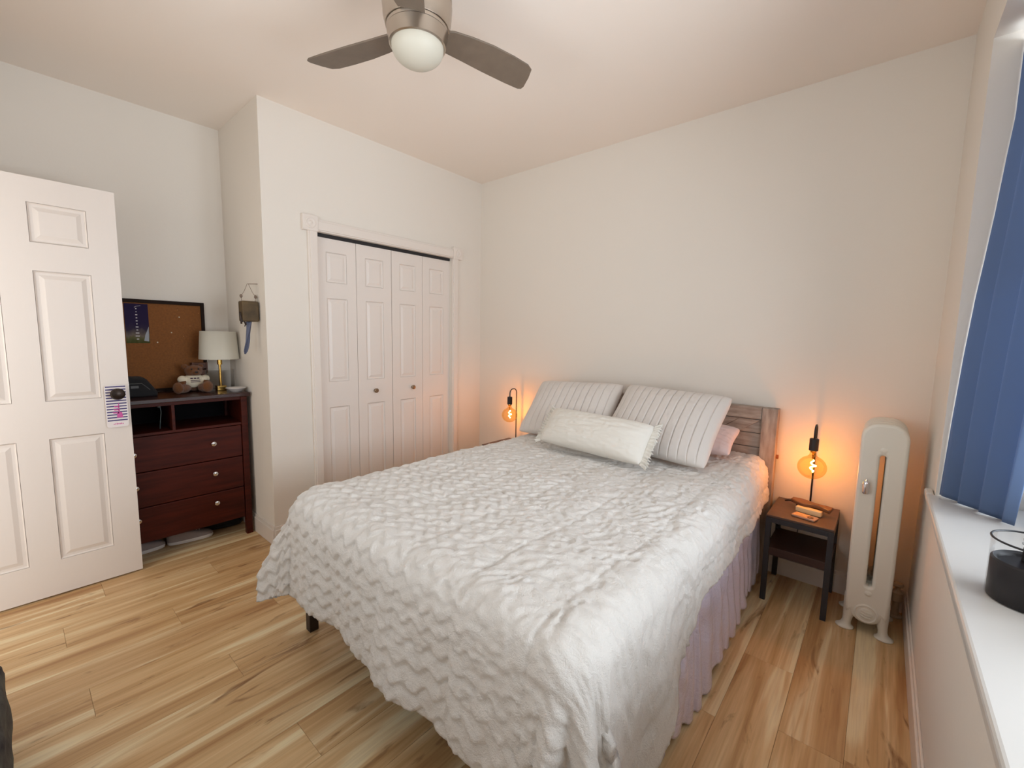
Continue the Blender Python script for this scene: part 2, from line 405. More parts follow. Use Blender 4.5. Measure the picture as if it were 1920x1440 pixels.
# moulded door panels -------------------------------------------------
def slab_with_recess(bm, xf, th, y0, y1, z0, z1, rects, rec=.007):
    """door slab facing +x at xf, with recessed panel fields"""
    ys = sorted({y0, y1, *[r[0] for r in rects], *[r[1] for r in rects]}); zs = sorted({z0, z1, *[r[2] for r in rects], *[r[3] for r in rects]})
    for a, b_ in zip(ys, ys[1:]):
        for p, q in zip(zs, zs[1:]):
            my, mz = (a+b_)/2, (p+q)/2
            inside = any(r[0] < my < r[1] and r[2] < mz < r[3] for r in rects)
            box(bm, xf-th, xf-(rec if inside else 0), a, b_, p, q)
    bmesh.ops.remove_doubles(bm, verts=bm.verts, dist=1e-5)
    # drop interior faces
    seen = {}
    for f in list(bm.faces):
        kk = tuple(sorted(v.index for v in f.verts)); seen.setdefault(kk, []).append(f)
    return bm
def raised(xf, r, rec=.007, m1=.018, m2=.036):
    """raised panel sitting in the recess: sloped shoulders"""
    y0, y1, z0, z1 = r; bm = B()
    def ring(d, x): return [bm.verts.new((x, y, z)) for y, z in ((y0+d, z0+d), (y1-d, z0+d), (y1-d, z1-d), (y0+d, z1-d))]
    rs = [ring(.0015, xf-rec-.002), ring(.0015, xf-.0012), ring(.007, xf-rec+.0008), ring(m1, xf-rec+.001), ring(m2, xf-.001)]
    for a, b_ in zip(rs, rs[1:]):
        for i in range(4): bm.faces.new((a[i], a[(i+1) % 4], b_[(i+1) % 4], b_[i]))
    bm.faces.new(rs[-1]); bm.faces.new(rs[0][::-1]); return bm

# bedroom door, standing open
XD = -3.045
d1 = bpy.data.objects.new('door_1', None); COL.objects.link(d1); d1.location = (XD-.015, -.31, .01); ORG['door_1'] = d1.location.copy(); struct(d1, 'white six-panel bedroom door standing open in front of the dresser')
rects = []
for ya, yb in ((-.205, -.008), (.098, .295)):
    rects += [(ya, yb, 1.735, 1.915), (ya, yb, .985, 1.605), (ya, yb, .185, .80)]
bm = B(); slab_with_recess(bm, XD, .03, -.31, .405, .01, 2.03, rects, .009); obj('leaf', bm, M_door, d1)
for r in rects: obj('panel', raised(XD, r, .009), M_door, d1)
bm = B(); Mk = TR(XD, .352, 1.005) @ RY(math.pi/2)
lathe(bm, [(.0, 0), (.032, 0), (.032, .004), (.026, .008), (.012, .010), (.010, .035), (.022, .040), (.029, .048), (.030, .058), (.024, .068), (.012, .072), (.0, .073)], M=Mk, n=32)
obj('knob', bm, mat('oil_rubbed_bronze', c(52, 42, 36), .35, .7), d1, auto=True)
bm = B(); box(bm, XD-.025, XD-.005, .405, .4065, .95, 1.06); obj('latch_plate', bm, M_chrome, d1)
# door hanger on the knob
hg = thing('door_hanger', (XD+.012, .35, .83), 'white door hanger with navy stripes and pink print on the bedroom door knob', 'door hanger')
def rrect(y0, y1, z0, z1, r=.012, n=5):
    P = []
    for cy, cz, a0 in ((y1-r, z1-r, 0), (y0+r, z1-r, 90), (y0+r, z0+r, 180), (y1-r, z0+r, 270)):
        for i in range(n+1): a = math.radians(a0+90*i/n); P.append((cy+r*math.cos(a), cz+r*math.sin(a)))
    return P
circ = lambda cy, cz, r, n=28: [(cy+r*math.cos(2*math.pi*i/n), cz+r*math.sin(2*math.pi*i/n)) for i in range(n)]
# map 2-D (y,z) -> x plane
MYZ = lambda x: Matrix(((0, 0, 1, x), (1, 0, 0, 0), (0, 1, 0, 0), (0, 0, 0, 1)))
me = curve_mesh([rrect(.306, .393, .826, 1.047), circ(.352, 1.005, .016)], .0016, .0003, MYZ(XD+.012)); link('card', me, mat('white_card', c(236, 228, 226), .5), hg)
M_navy = mat('navy_print', c(58, 46, 110), .6); M_pinkp = mat('pink_print', c(206, 90, 160), .6)
for i in range(13):
    z = 1.040-i*.0148; bm = B()
    box(bm, XD+.0129, XD+.0134, .310, .389, z-.003, z+.003)
    obj('stripe', bm, M_navy, hg)
bm = B()
prism(bm, [(.347, .876), (.372, .876), (.368, .905), (.360, .905), (.3585, .952), (.3555, .952), (.3545, .905), (.349, .898)], XD+.0134, XD+.0138, MYZ(0))
for z, w in ((.934, .020), (.918, .022), (.902, .026)): prism(bm, [(.357, z-.004), (.357, z+.003), (.357-w, z+.004), (.357-w+.004, z-.003)], XD+.0134, XD+.0138, MYZ(0))
obj('pink_figure', bm, M_pinkp, hg)
bm = B()
for i in range(7): y = .332+i*.0058; box(bm, XD+.0129, XD+.0132, y, y+.004, .840+(i % 2)*.001, .845+(i % 3)*.001)
obj('caption', bm, M_pinkp, hg)

# bifold closet doors: two doors of two leaves each
LW = (CY1-CY0)/4
M_kn = mat('satin_nickel_knob', c(150, 128, 104), .35, .8)
for dn in range(2):
    y0 = CY0+dn*2*LW; nm = 'door_%d' % (dn+2)
    d = bpy.data.objects.new(nm, None); COL.objects.link(d); d.location = (XC-.03, y0+LW, .01); ORG[nm] = d.location.copy(); struct(d, ('left' if dn == 0 else 'right')+' white folding closet door of two panelled leaves')
    for lf in range(2):
        a = y0+lf*LW+.0015+(.001 if dn else 0); b_ = a+LW-.003
        ca = (a+b_)/2; rects = [(ca-.072, ca+.072, 1.675, 1.872), (ca-.072, ca+.072, 1.01, 1.572), (ca-.072, ca+.072, .2, .835)]
        bm = B(); slab_with_recess(bm, XC-.025, .028, a, b_, .012, CZ-.024, rects, .007); L_ = obj('leaf', bm, M_door, d)
        for r in rects: obj('panel', raised(XC-.025, r, .007, .014, .030), M_door, L_)
        if lf == (1 if dn == 0 else 0):
            ky = 1.752 if dn == 0 else 2.085
            bm = B(); lathe(bm, [(0, 0), (.009, 0), (.007, .010), (.008, .014), (.016, .018), (.017, .024), (.012, .030), (0, .031)], M=TR(XC-.025, ky, .925) @ RY(math.pi/2), n=20)
            obj('knob', bm, M_kn, L_, auto=True)

# ------------------------------------------------------------ ceiling fan
FX, FY, FZ = -1.385, 1.052, 2.43
fan = thing('ceiling_fan', (FX, FY, ZC), 'brushed nickel ceiling fan with three grey blades and a frosted light bowl', 'ceiling fan')
bm = B(); lathe(bm, [(0, ZC), (.118, ZC), (.121, ZC-.02), (.124, FZ+.115), (.124, FZ+.105), (.121, FZ+.100), (.121, FZ+.094), (.125, FZ+.088), (.121, FZ+.04), (.114, FZ+.013), (0, FZ+.016)], (FX, FY, 0), 48); obj('housing', bm, M_nickel, fan, auto=True)
bm = B(); lathe(bm, [(0, FZ-.0), (.109, FZ-.0), (.111, FZ+.008), (.110, FZ+.012), (0, FZ+.014)], (FX, FY, 0), 48); obj('collar', bm, M_nickel, fan, auto=True)
bm = B(); lathe(bm, [(0, FZ-.002), (.110, FZ-.002), (.108, FZ-.012), (.102, FZ-.045), (.097, FZ-.048), (.094, FZ-.046), (0, FZ-.046)], (FX, FY, 0), 48); obj('light_ring', bm, M_nickel, fan, auto=True)
prof = [(.0935, FZ-.046)]+[(.0935*math.cos(a), FZ-.052-.062*math.sin(a)) for a in np.linspace(0, math.pi/2, 12)]; prof[-1] = (0, prof[-1][1])
bm = B(); lathe(bm, prof, (FX, FY, 0), 48); obj('light_bowl', bm, M_frost, fan, smooth=True)
outl = [(.07, -.040), (.12, -.062), (.19, -.072), (.28, -.078), (.38, -.074), (.455, -.066), (.482, -.052), (.497, -.010), (.508, .040), (.505, .056), (.49, .063), (.42, .062), (.30, .055), (.20, .046), (.12, .040), (.07, .036)]
M_blade = mat('grey_fan_blade', c(112, 98, 84), .5, var=.08, vscale=20, stretch=(1, 1, 1), bump=.1, bscale=80)
for a in (75.5, 195.5, 315.5):
    M = TR(FX, FY, FZ+.008) @ RZ(math.radians(a)) @ RX(math.radians(-11))
    me = curve_mesh([outl], .007, .002, M); link('blade', me, M_blade, fan)

# ------------------------------------------------------------ bed
bed = thing('bed', (-1.14, 1.78, 0), 'full size bed with a weathered plank headboard and dark legs, under the cream comforter', 'bed')
BX0, BX1, BY0, BY1 = -1.845, -.455, .80, 2.72
M_leg = mat('dark_brown_leg', c(44, 32, 28), .5)
for x, y in ((-1.863+.0, .812), (-.50, .84), (-1.84, 2.69), (-.47, 2.69)):
    bm = B(); box(bm, x-.02, x+.02, y-.02, y+.02, 0, .30); obj('leg', bm, M_leg, bed, bevel=.003)
bm = B()
box(bm, BX0+.02, BX1-.02, BY0, BY0+.03, .24, .32); box(bm, BX0, BX0+.03, BY0, BY1, .24, .32); box(bm, BX1-.03, BX1, BY0, BY1, .24, .32)
obj('side_rail', bm, M_leg, bed, bevel=.003)
bm = B(); box(bm, BX0+.03, BX1-.03, BY0+.03, BY1, .30, .32); obj('slat_base', bm, M_leg, bed)
bm = B(); box(bm, BX0+.02, BX1-.02, BY0+.03, BY1, .325, .625); obj('mattress', bm, M_lumbar, bed, bevel=.05, segs=4)
# headboard
HX0, HX1, HZ = -1.893, -.413, .965
bm = B(); box(bm, HX0+.02, HX1-.02, 2.775, 2.800, .28, HZ-.02); hb = obj('headboard', bm, M_weath, bed)
for x0, x1 in ((HX0, HX0+.078), (HX1-.078, HX1)):
    bm = B(); box(bm, x0, x1, 2.738, 2.805, 0, HZ); obj('post', bm, M_weathv, hb, bevel=.003)
bm = B(); box(bm, HX0+.079, HX1-.079, 2.742, 2.803, HZ-.068, HZ); obj('top_rail', bm, M_weath, hb, bevel=.003)
ix0, ix1 = HX0+.08, HX1-.08
zt = HZ-.070
# horizontal planks
for i in range(6):
    z1 = zt-i*.082; bm = B(); box(bm, ix0, ix1, 2.756, 2.775, z1-.079, z1)
    obj('plank', bm, M_weath, hb, bevel=.0025)
# diagonal boards, mirrored in a chevron
def diag_board(sgn, xa, za, length, w):
    ang = math.radians(40)
    M = TR(xa, 2.748, za) @ Matrix.Rotation(-sgn*ang*-1 if sgn > 0 else ang*-1, 4, 'Y')
    return M
for sgn in (1, -1):
    for j in range(4):
        # strip runs from the top rail corner down toward the middle; clipped polygon in xz
        xs = (ix1 if sgn > 0 else ix0); off = .110*j
        x_a = xs-sgn*(off+.002); x_b = xs-sgn*(off+.002+.108)
        run = .42
        poly = [(x_a, zt-.001), (x_b, zt-.001), (x_b-sgn*run, zt-run*.72), (x_a-sgn*run, zt-run*.72)]
        bm = B(); prism(bm, [(p[0], p[1]) for p in poly], 0, 1, Matrix(((1, 0, 0, 0), (0, 0, .010, 2.7435), (0, 1, 0, 0), (0, 0, 0, 1))))
        obj('diagonal_plank', bm, M_weath, hb, bevel=.002)
bm = B(); lathe(bm, [(0, 0), (.012, 0), (.012, .012), (0, .014)], M=TR(HX1-.001, 2.79, .69) @ RY(math.pi/2), n=16); obj('bolt_cap', bm, mat('rust_brown_cap', c(150, 84, 40), .5), hb)

# satin bed skirt on the window side (gathered cloth hanging over the side)
nu, nv = 420, 70
u = np.linspace(0, 1, nu)[:, None]*np.ones((1, nv)); v = np.ones((nu, 1))*np.linspace(0, 1, nv)[None, :]
yy = 1.10+u*1.53
ph = u*88+5*vnoise(u*9, v*0+.5, 3)+1.2*vnoise(u*6, v*2, 4)
amp = (.004+.006*v)*(.5+1.1*np.clip(vnoise(u*11, v*2, 17)+.5, 0, 1))
zb = .035+.03*np.sin(u*13+1)*np.sin(u*5+.3)+.05*np.clip((u-.9)/.1, 0, 1)
bulge = .03*np.exp(-((u-.16)/.07)**2)*np.sin(np.clip(v, 0, 1)*math.pi)**1.0 + .028*np.exp(-((u-.42)/.3)**2)*v
xx = -.458+.030*v+amp*np.sin(ph)+bulge+.012*vnoise(u*20, v*7, 8)
zz = .60*(1-v)+zb*v
P = np.stack([xx, yy+.006*np.sin(ph*2+v*3)*v, zz], -1)
me = grid_mesh('satin', P); o = link('bed_skirt', me, M_satin, smooth=True); sm = o.modifiers.new('thickness', 'SOLIDIFY'); sm.thickness = .002
tag(o, 'lavender satin sheet hanging in folds below the cream comforter, window side', 'bed skirt')

# comforter
X0, X1, Y0, Y1 = -1.90, -.412, .715, 2.725; R_ = .105
ZT = .672
st = .0065
s = np.arange(X0-.16, X1+.19, st); t = np.arange(Y0-.37, Y1, st)
Sg, Tg = np.meshgrid(s, t, indexing='ij')
ix0_, ix1_, iy0_ = X0+R_, X1-R_, Y0+R_
dl = np.clip(ix0_-Sg, 0, None); dr = np.clip(Sg-ix1_, 0, None)*(1+1.15*np.clip((1.55-Tg)/.6, 0, 1)**1.2); df = np.clip(iy0_-Tg, 0, None)
# right hem shorter toward the head: compress cloth overhang
ds = dl+dr
d = np.hypot(ds, df); nx = np.where(dl > 0, -dl, dr); ny = -df
dn = np.where(d > 1e-6, d, 1); nx = nx/dn; ny = ny/dn
arc = R_*math.pi/2
corner = (np.minimum(ds, df) > 0); theta = np.arctan2(df, ds+1e-9)
cw = np.sin(2*theta)**1.0*(ds > 0)*(df > 0)
over = np.clip(d-arc, 0, None)
left = (Sg < (ix0_+ix1_)/2)
flare = np.where(left, .05+.34*cw, .10+.08*cw)
phi = np.minimum(d, arc)/R_
hor = R_*np.sin(phi)+over*flare
ver = R_*(1-np.cos(phi))+over*np.sqrt(1-np.clip(flare, 0, .9)**2)
# folds hanging from the corners and ripples on the skirt
fold = np.where(left, cw*.12, np.sqrt(cw)*.19)*np.sin(theta*np.where(left, 8, 9)+np.where(left, .9, 2.6))*over
tang = np.where(corner, 0, np.where(df > 0, Sg, Tg))
rip = over*(.045*np.sin(tang*11+1.3)+.03*np.sin(tang*23+.4))
hor = hor+fold+rip*(1-cw)
bx = np.clip(Sg, ix0_, ix1_)+nx*hor; by = np.clip(Tg, iy0_, None)+ny*hor; bz = ZT-ver
# broad puffiness of the top, higher toward the head end
bz = bz+.012*vnoise(Sg*3, Tg*3, 11)+.012*vnoise(Sg*7+3, Tg*7, 12)
bz = bz+.030*np.clip((Tg-2.25)/.45, 0, 1)*np.clip(1-d/.3, 0, 1)
bx = bx-.02*np.clip((Tg-2.2)/.5, 0, 1)*np.clip(dr/.12, 0, 1)
# normals for displacement
def nrm(x, y, z):
    a = np.stack([np.gradient(x, axis=0), np.gradient(y, axis=0), np.gradient(z, axis=0)], -1)
    b_ = np.stack([np.gradient(x, axis=1), np.gradient(y, axis=1), np.gradient(z, axis=1)], -1)
    n_ = np.cross(a, b_); return n_/np.linalg.norm(n_, axis=-1, keepdims=True)
Nn = nrm(bx, by, bz)
# quilting boxes
qx, qy = .262, .40
wob = .03*vnoise(Sg*3, Tg*3, 21); wob2 = .03*vnoise(Sg*3+9, Tg*3, 22)
sx = np.abs(np.sin(math.pi*(Sg+wob+1.60)/qx)); sy = np.abs(np.sin(math.pi*(Tg+wob2-.94)/qy))
quilt = .0055*(1-np.exp(-sx*18))+.0050*(1-np.exp(-sy*22))+.005*sx*sy
# scalloped plush: rows of overlapping scales with steep lower edges
pr, pc = .058, .082
jit = vnoise(Sg*5, Tg*5, 31)
a_ = -Tg/pr+.9*jit+.22*np.cos(2*math.pi*(Sg/pc+.8*vnoise(Sg*4, Tg*4, 32)))
rw = np.floor(a_); fa = a_-rw
b_ = Sg/pc+.8*vnoise(Sg*4, Tg*4, 32)+.5*(rw % 2)+.3*vnoise(rw*.37, Sg*2, 34); fb = b_-np.floor(b_)
ramp_ = np.where(fa < .80, (fa/.80)**.9, (1-fa)/.20)
dome = 1-.42*np.abs(2*fb-1)**2.5
mask = np.clip(1.2-(Sg+1.35)/.70, .10, 1)*np.clip(1.7-(Tg-.7)/.95, .10, 1); mask = np.maximum(mask, np.clip(df*4, 0, .9)*np.where(Sg > -.75, .75, 1))
scal = .0110*ramp_*dome*mask
cr1 = np.abs(vnoise(Sg*26+3*vnoise(Sg*9, Tg*9, 40), Tg*26+3*vnoise(Sg*9, Tg*9, 43), 41))
cr2 = np.abs(vnoise(Sg*47+3*vnoise(Sg*14, Tg*14, 44), Tg*47+3*vnoise(Sg*14, Tg*14, 45), 46))
crush = (-.020*cr1-.012*cr2+.004*vnoise(Sg*60, Tg*48, 42))*(1.05-.6*mask)
hemfade = 1
disp = (quilt+scal+crush-.010)
P = np.stack([bx, by, bz], -1)+Nn*disp[..., None]*np.sign(Nn[Nn.shape[0]//2, Nn.shape[1]//2, 2])
# uneven hem
P[..., 2] = np.maximum(P[..., 2], .03)
me = grid_mesh('comforter', P); com = link('comforter', me, M_plush, smooth=True)
sm = com.modifiers.new('thickness', 'SOLIDIFY'); sm.thickness = .022; sm.offset = -1
tag(com, 'cream plush quilted comforter with scalloped texture spread over the bed', 'comforter')

# pillows
def pillow(name, w, h, th, M, m, label, cat, channels=0, wr=.004, seed=1, pinch=.05, n=(270, 90), parent=None, group=None):
    U, V = np.meshgrid(np.linspace(-1, 1, n[0]), np.linspace(-1, 1, n[1]), indexing='ij')
    rc = 1-.045*(np.abs(U)*np.abs(V))**6
    X = w/2*U*(1-pinch*(1-V**2))*rc; Y = h/2+h/2*V*(1-pinch*(1-U**2))*rc
    base = np.clip((1-np.abs(U)**3.0)*(1-np.abs(V)**3.0), 0, 1)**.5
    g = 0
    if channels: g = 1-np.exp(-np.abs(np.sin(math.pi*channels*(U+1)/2+.18*vnoise(V*3+7, U*4, seed)))*11)
    z = th/2*base*(1+(.24*(g-1) if channels else 0)) + wr*(vnoise(U*7*w, V*9, seed)*2+vnoise(U*16, V*11, seed+1))*base
    if not channels: z = z + .004*vnoise(U*18, V*3, seed+5)*np.clip(1-base, 0, 1)*3*base
    eg = .003*np.clip(np.minimum(1-np.abs(U), 1-np.abs(V))*40, 0, 1)
    me_f = np.stack([X, Y, z+eg], -1); me_b = np.stack([X, Y, -z*.9-eg], -1)[::-1]
    a = grid_mesh('a', me_f); b_ = grid_mesh('b', me_b); bm = B(); bm.from_mesh(a); bm.from_mesh(b_)
    nu_, nv_ = n
    # stitch edges
    bmesh.ops.remove_doubles(bm, verts=bm.verts, dist=.00008)
    for vv in bm.verts: vv.co = M @ vv.co
    # local x right, y up, z toward viewer
    me = bpy.data.meshes.new(name); bmesh.ops.recalc_face_normals(bm, faces=bm.faces); bm.to_mesh(me); bm.free()
    bpy.data.meshes.remove(a); bpy.data.meshes.remove(b_)
    o = link(name, me, m, parent, smooth=True)
    if label: tag(o, label, cat, group)
    return o
def pm(x, y, z, lean, yaw=0, roll=0):
    """pillow stands at (x,y,z), faces -y, leans back by lean degrees"""
    return TR(x, y, z) @ RZ(math.radians(yaw)) @ RX(math.radians(90-lean)) @ RZ(math.radians(roll))
pillow('sleeping_pillow', .62, .25, .12, pm(-.885, 2.475, .725, 64, 0, 0), M_pink, 'pale pink pillow lying behind the right striped pillow, corner showing', 'pillow', seed=5)
pillow('pillow_sham', .645, .47, .15, pm(-1.543, 2.265, .702, 46, 3, 3), M_sham, 'left white channel-quilted pillow leaning on the headboard', 'pillow', 13, seed=11, wr=.002)
pillow('pillow_sham', .64, .485, .15, pm(-.938, 2.225, .702, 46, -2, -2), M_sham, 'right white channel-quilted pillow leaning on the headboard', 'pillow', 13, seed=21, wr=.002)
Mlum = pm(-1.205, 2.035, .712, 38, -3, -1)
lum = pillow('lumbar_pillow', .67, .235, .16, Mlum, M_lumbar, 'long ivory lumbar pillow with ruffled ends in front of the white pillows', 'pillow', seed=31, pinch=.03)
for sg in (-1, 1):
    n1, n2 = 90, 8
    V, K = np.meshgrid(np.linspace(-1, 1, n1), np.linspace(0, 1, n2), indexing='ij')
    X = sg*(.325+.040*K+.005*np.sin(V*60)*K); Y = .1175+.1175*V*(.97+.16*K); Z = .010*np.sin(V*46+1.2*np.sin(V*9))*K+.004*np.cos(V*80)*K
    P = np.stack([X, Y, Z], -1).reshape(-1, 3); P = np.array([(Mlum @ Vector(p))[:] for p in P]).reshape(n1, n2, 3)
    o = link('ruffle', grid_mesh('ruffle', P), M_lumbar, lum, smooth=True); q = o.modifiers.new('t', 'SOLIDIFY'); q.thickness = .002

# ------------------------------------------------------------ nightstands and lamps
def nightstand(x0, y0, label):
    w, dp, h = .282, .34, .45
    t_ = thing('nightstand', (x0+w/2, y0+dp/2, 0), label, 'nightstand', )
    L = .024
    for x in (x0, x0+w-L):
        for y in (y0, y0+dp-L):
            bm = B(); box(bm, x, x+L, y, y+L, 0, h-.004); obj('leg', bm, M_blackw, t_, bevel=.0015)
    bm = B(); box(bm, x0+L, x0+w-L, y0, y0+L*.8, h-.03, h-.004); box(bm, x0+L, x0+w-L, y0+dp-L*.8, y0+dp, h-.03, h-.004)
    box(bm, x0, x0+L*.8, y0+L, y0+dp-L, h-.03, h-.004); box(bm, x0+w-L*.8, x0+w, y0+L, y0+dp-L, h-.03, h-.004); obj('frame', bm, M_blackw, t_, bevel=.0015)
    bm = B(); box(bm, x0+.001, x0+w-.001, y0+.001, y0+dp-.001, h-.0035, h+.008); obj('top', bm, M_nswood, t_, bevel=.002)
    bm = B(); box(bm, x0+.004, x0+w-.004, y0+.01, y0+dp-.004, .262, .278); box(bm, x0+L, x0+w-L, y0, y0+.012, .250, .292); obj('shelf', bm, M_nsshelf, t_, bevel=.0015)
    bm = B(); tube(bm, [(x0+.012, y0+.03, .43), (x0+.012, y0+dp-.03, .30)], .0035, 8); obj('side_brace', bm, M_black, t_)
    return t_
nightstand(-.387, 2.472, 'small black metal nightstand with brown wood top beside the radiator')
nightstand(-2.435, 2.472, 'small black metal nightstand hidden behind the bed near the closet')

M_fil = emit('glowing_filament', (1, .50, .13, 1), 60)
def lamp(x, y, z, label, power):
    t_ = thing('table_lamp', (x, y, z), label, 'lamp')
    dy = -.085; zt_ = z+.452; r = .036
    bm = B(); box(bm, x-.06, x+.06, y-.022, y+.022, z, z+.012); obj('base', bm, M_black, t_, bevel=.003)
    pts = [(x, y, z+.012), (x, y, zt_-r)]
    pts += [(x, y-r+r*math.cos(a), zt_-r+r*math.sin(a)) for a in np.linspace(0, math.pi/2, 8)][1:]
    pts += [(x, y+dy+r-r*math.sin(a), zt_-r+r*math.cos(a)) for a in np.linspace(0, math.pi/2, 8)]
    pts += [(x, y+dy, zt_-.065)]
    bm = B(); tube(bm, pts, .0042, 10); obj('arm', bm, M_black, t_, smooth=True)
    bx_, by_ = x, y+dy
    bm = B(); lathe(bm, [(0, 0), (.016, 0), (.0205, -.003), (.0205, -.062), (.018, -.064), (0, -.064)], (bx_, by_, zt_-.063), 28); obj('socket', bm, M_black, t_, auto=True)
    zc = zt_-.063-.064-.093
    prof = [(.013, zc+.095), (.015, zc+.075), (.022, zc+.060)]+[(.064*math.cos(a), zc+.006+.060*math.sin(a)) for a in np.linspace(math.radians(66), -math.pi/2, 20)]; prof[-1] = (0, prof[-1][1])
    bm = B(); lathe(bm, prof, (bx_, by_, 0), 40); bulb = obj('bulb', bm, M_amber, t_, smooth=True)
    bm = B(); lathe(bm, [(0, zc+.096), (.0125, zc+.096), (.0125, zc+.085), (.005, zc+.080), (.003, zc+.05), (0, zc+.05)], (bx_, by_, 0), 16); obj('bulb_cap', bm, M_brass, bulb, auto=True)
    pts = []
    for k_ in range(60):
        f = k_/59; a = f*2*math.pi*2.2
        pts.append((bx_+.013*math.sin(math.pi*f)*math.cos(a)+.004, by_+.013*math.sin(math.pi*f)*math.sin(a), zc+.045-.065*f))
    bm = B(); tube(bm, pts, .0030, 6); obj('filament', bm, M_fil, bulb, smooth=True)
    l = bpy.data.lights.new('bulb_light', 'POINT'); l.energy = power; l.color = (1, .34, .06); l.shadow_soft_size = .012
    lo = bpy.data.objects.new('bulb_light', l); COL.objects.link(lo); lo.parent = t_; lo.location = Vector((bx_, by_, zc+.01))-Vector((x, y, z))
    # flex from the base, over the back edge
    bm = B(); tube(bm, [(x-.03, y+.018, z+.0035), (x-.035, y+.064, z+.004), (x-.036, y+.0735, z+.001), (x-.037, y+.0745, z-.02), (x-.05, y+.0745, z-.15), (x-.06, y+.0745, z-.30)], .0022, 6); obj('cord', bm, M_black, t_, smooth=True)
ZN = .4585
lamp(-.232, 2.745, ZN, 'black arched lamp with a glowing amber globe bulb on the nightstand by the radiator', 2.2)
lamp(-2.30, 2.745, ZN, 'black arched lamp with a glowing amber bulb in the closet corner, left of the pillows', 2.2)

# things on the nightstand: wooden brush, cream case, phone
br = thing('wooden_brush', (-.235, 2.66, ZN+.034), 'brown wavy wooden brush lying across the cream case on the nightstand', 'brush')
MB = TR(-.222, 2.66, ZN+.037) @ RZ(math.radians(-12)) @ RX(math.radians(6))
L = []
for i in range(25): f = i/24; L.append((-.092+.184*f, .030+.006*math.sin(f*7)-.010*max(0, f-.85)*6))
for i in range(25): f = 1-i/24; L.append((-.092+.184*f, -.016+.010*math.cos(f*9.5)+.010*max(0, .12-f)*4))
me = curve_mesh([L], .020, .006, MB); link('body', me, mat('brown_wood', c(104, 70, 46), .45, var=.2, vscale=20, stretch=(1, 9, 9)), br)
bm = B(); tube(bm, [(MB @ Vector((-.088, .004, 0))), (MB @ Vector((-.105, .0, -.004))), (MB @ Vector((-.118, -.004, -.010)))], [.006, .006, .004], 10); obj('handle_tip', bm, M_leg, br, smooth=True)
L = []
for i in range(29):
    f = i/28; L.append((-.058+.112*f, .013+.006*math.sin(f*math.pi)))
for i in range(29):
    f = 1-i/28; L.append((-.058+.112*f, -.015-.004*math.sin(f*math.pi)))
me = curve_mesh([L], .027, .004, TR(-.222, 2.630, ZN+.014) @ RZ(math.radians(-10)))
o = link('small_case', me, mat('cream_case', c(238, 214, 168), .5), smooth=False); tag(o, 'small cream rounded case under the brown brush on the nightstand', 'case')
ph_ = thing('smartphone', (-.235, 2.54, ZN), 'smartphone in a clear patterned case lying at the nightstand front edge', 'phone')
MPh = TR(-.232, 2.555, ZN+.005) @ RZ(math.radians(-14))
me = curve_mesh([rrect(-.052, .052, -.030, .030, .008)], .009, .002, MPh); link('case', me, mat('clear_phone_case', c(190, 150, 126), .12, coat=1), ph_)
me = curve_mesh([rrect(-.046, .016, -.025, .025, .006)], .0012, .0003, MPh @ TR(0, 0, .0052)); link('picture', me, mat('peach_picture', c(206, 150, 100), .25, color2=c(236, 190, 130), vscale=60), ph_)
me = curve_mesh([circ(.026, -.004, .013, 20)], .003, .0008, MPh @ TR(0, 0, .006)); link('ring_grip', me, mat('bronze_grip', c(130, 96, 62), .3, .6), ph_)

# ------------------------------------------------------------ radiator (end section faces the camera, four sections deep)
rad = thing('radiator', (.037, 2.61, 0), 'cream painted cast iron column radiator between nightstand and window wall', 'radiator')
RC = .037; HWD = .082
def rad_outline():
    P = []; w = HWD; top = .985; rr = .066
    for i in range(13): a = math.pi/2*i/12; P.append((w-rr+rr*math.cos(a), top-rr+rr*math.sin(a)))
    for i in range(13): a = math.pi/2+math.pi/2*i/12; P.append((-w+rr+rr*math.cos(a), top-rr+rr*math.sin(a)))
    P += [(-w+.001, .30), (-w+.004, .12), (-w+.012, .09)]
    for i in range(11): a = math.pi+math.pi*i/10; P.append((.056*math.cos(a), .102+.045*math.sin(a)))
    P += [(w-.012, .09), (w-.004, .12), (w-.001, .30)]
    return P
def slot(w=.0105, z0=.235, z1=.845):
    P = [(w*math.cos(a), z1-w+w*math.sin(a)) for a in np.linspace(0, math.pi, 9)]
    P += [(w*math.cos(a), z0+w+w*math.sin(a)) for a in np.linspace(math.pi, 2*math.pi, 9)]; return P
MXZ = lambda y: Matrix(((1, 0, 0, RC), (0, 0, -1, y), (0, 1, 0, 0), (0, 0, 0, 1)))
for i, y in enumerate((2.500, 2.568, 2.636, 2.704)):
    me = curve_mesh([rad_outline(), slot()], .060, .012, MXZ(y))
    o = link('section', me, M_radi, rad, smooth=True)
    if i in (0, 3):
        for sx in (-1, 1):
            x_ = RC+sx*.058
            bm = B(); n_ = 24
            lv = [(.17, .0, .024, .027), (.12, .0, .0245, .027), (.085, .001, .023, .025), (.055, .004, .019, .021), (.035, .007, .017, .019), (.020, .010, .020, .020), (.011, .012, .028, .026), (.007, .013, .035, .030), (.003, .013, .035, .030), (0, .013, .033, .028)]
            rings = [[bm.verts.new((x_+sx*ox+ax*math.cos(2*math.pi*k/n_), y+ay*math.sin(2*math.pi*k/n_), z_)) for k in range(n_)] for z_, ox, ax, ay in lv]
            for ra, rb in zip(rings, rings[1:]):
                for k in range(n_): bm.faces.new((ra[k], ra[(k+1) % n_], rb[(k+1) % n_], rb[k]))
            bm.faces.new(rings[0]); bm.faces.new(rings[-1])
            obj('foot', bm, M_radi, o, smooth=True)
bm = B()
pass
bm.free()
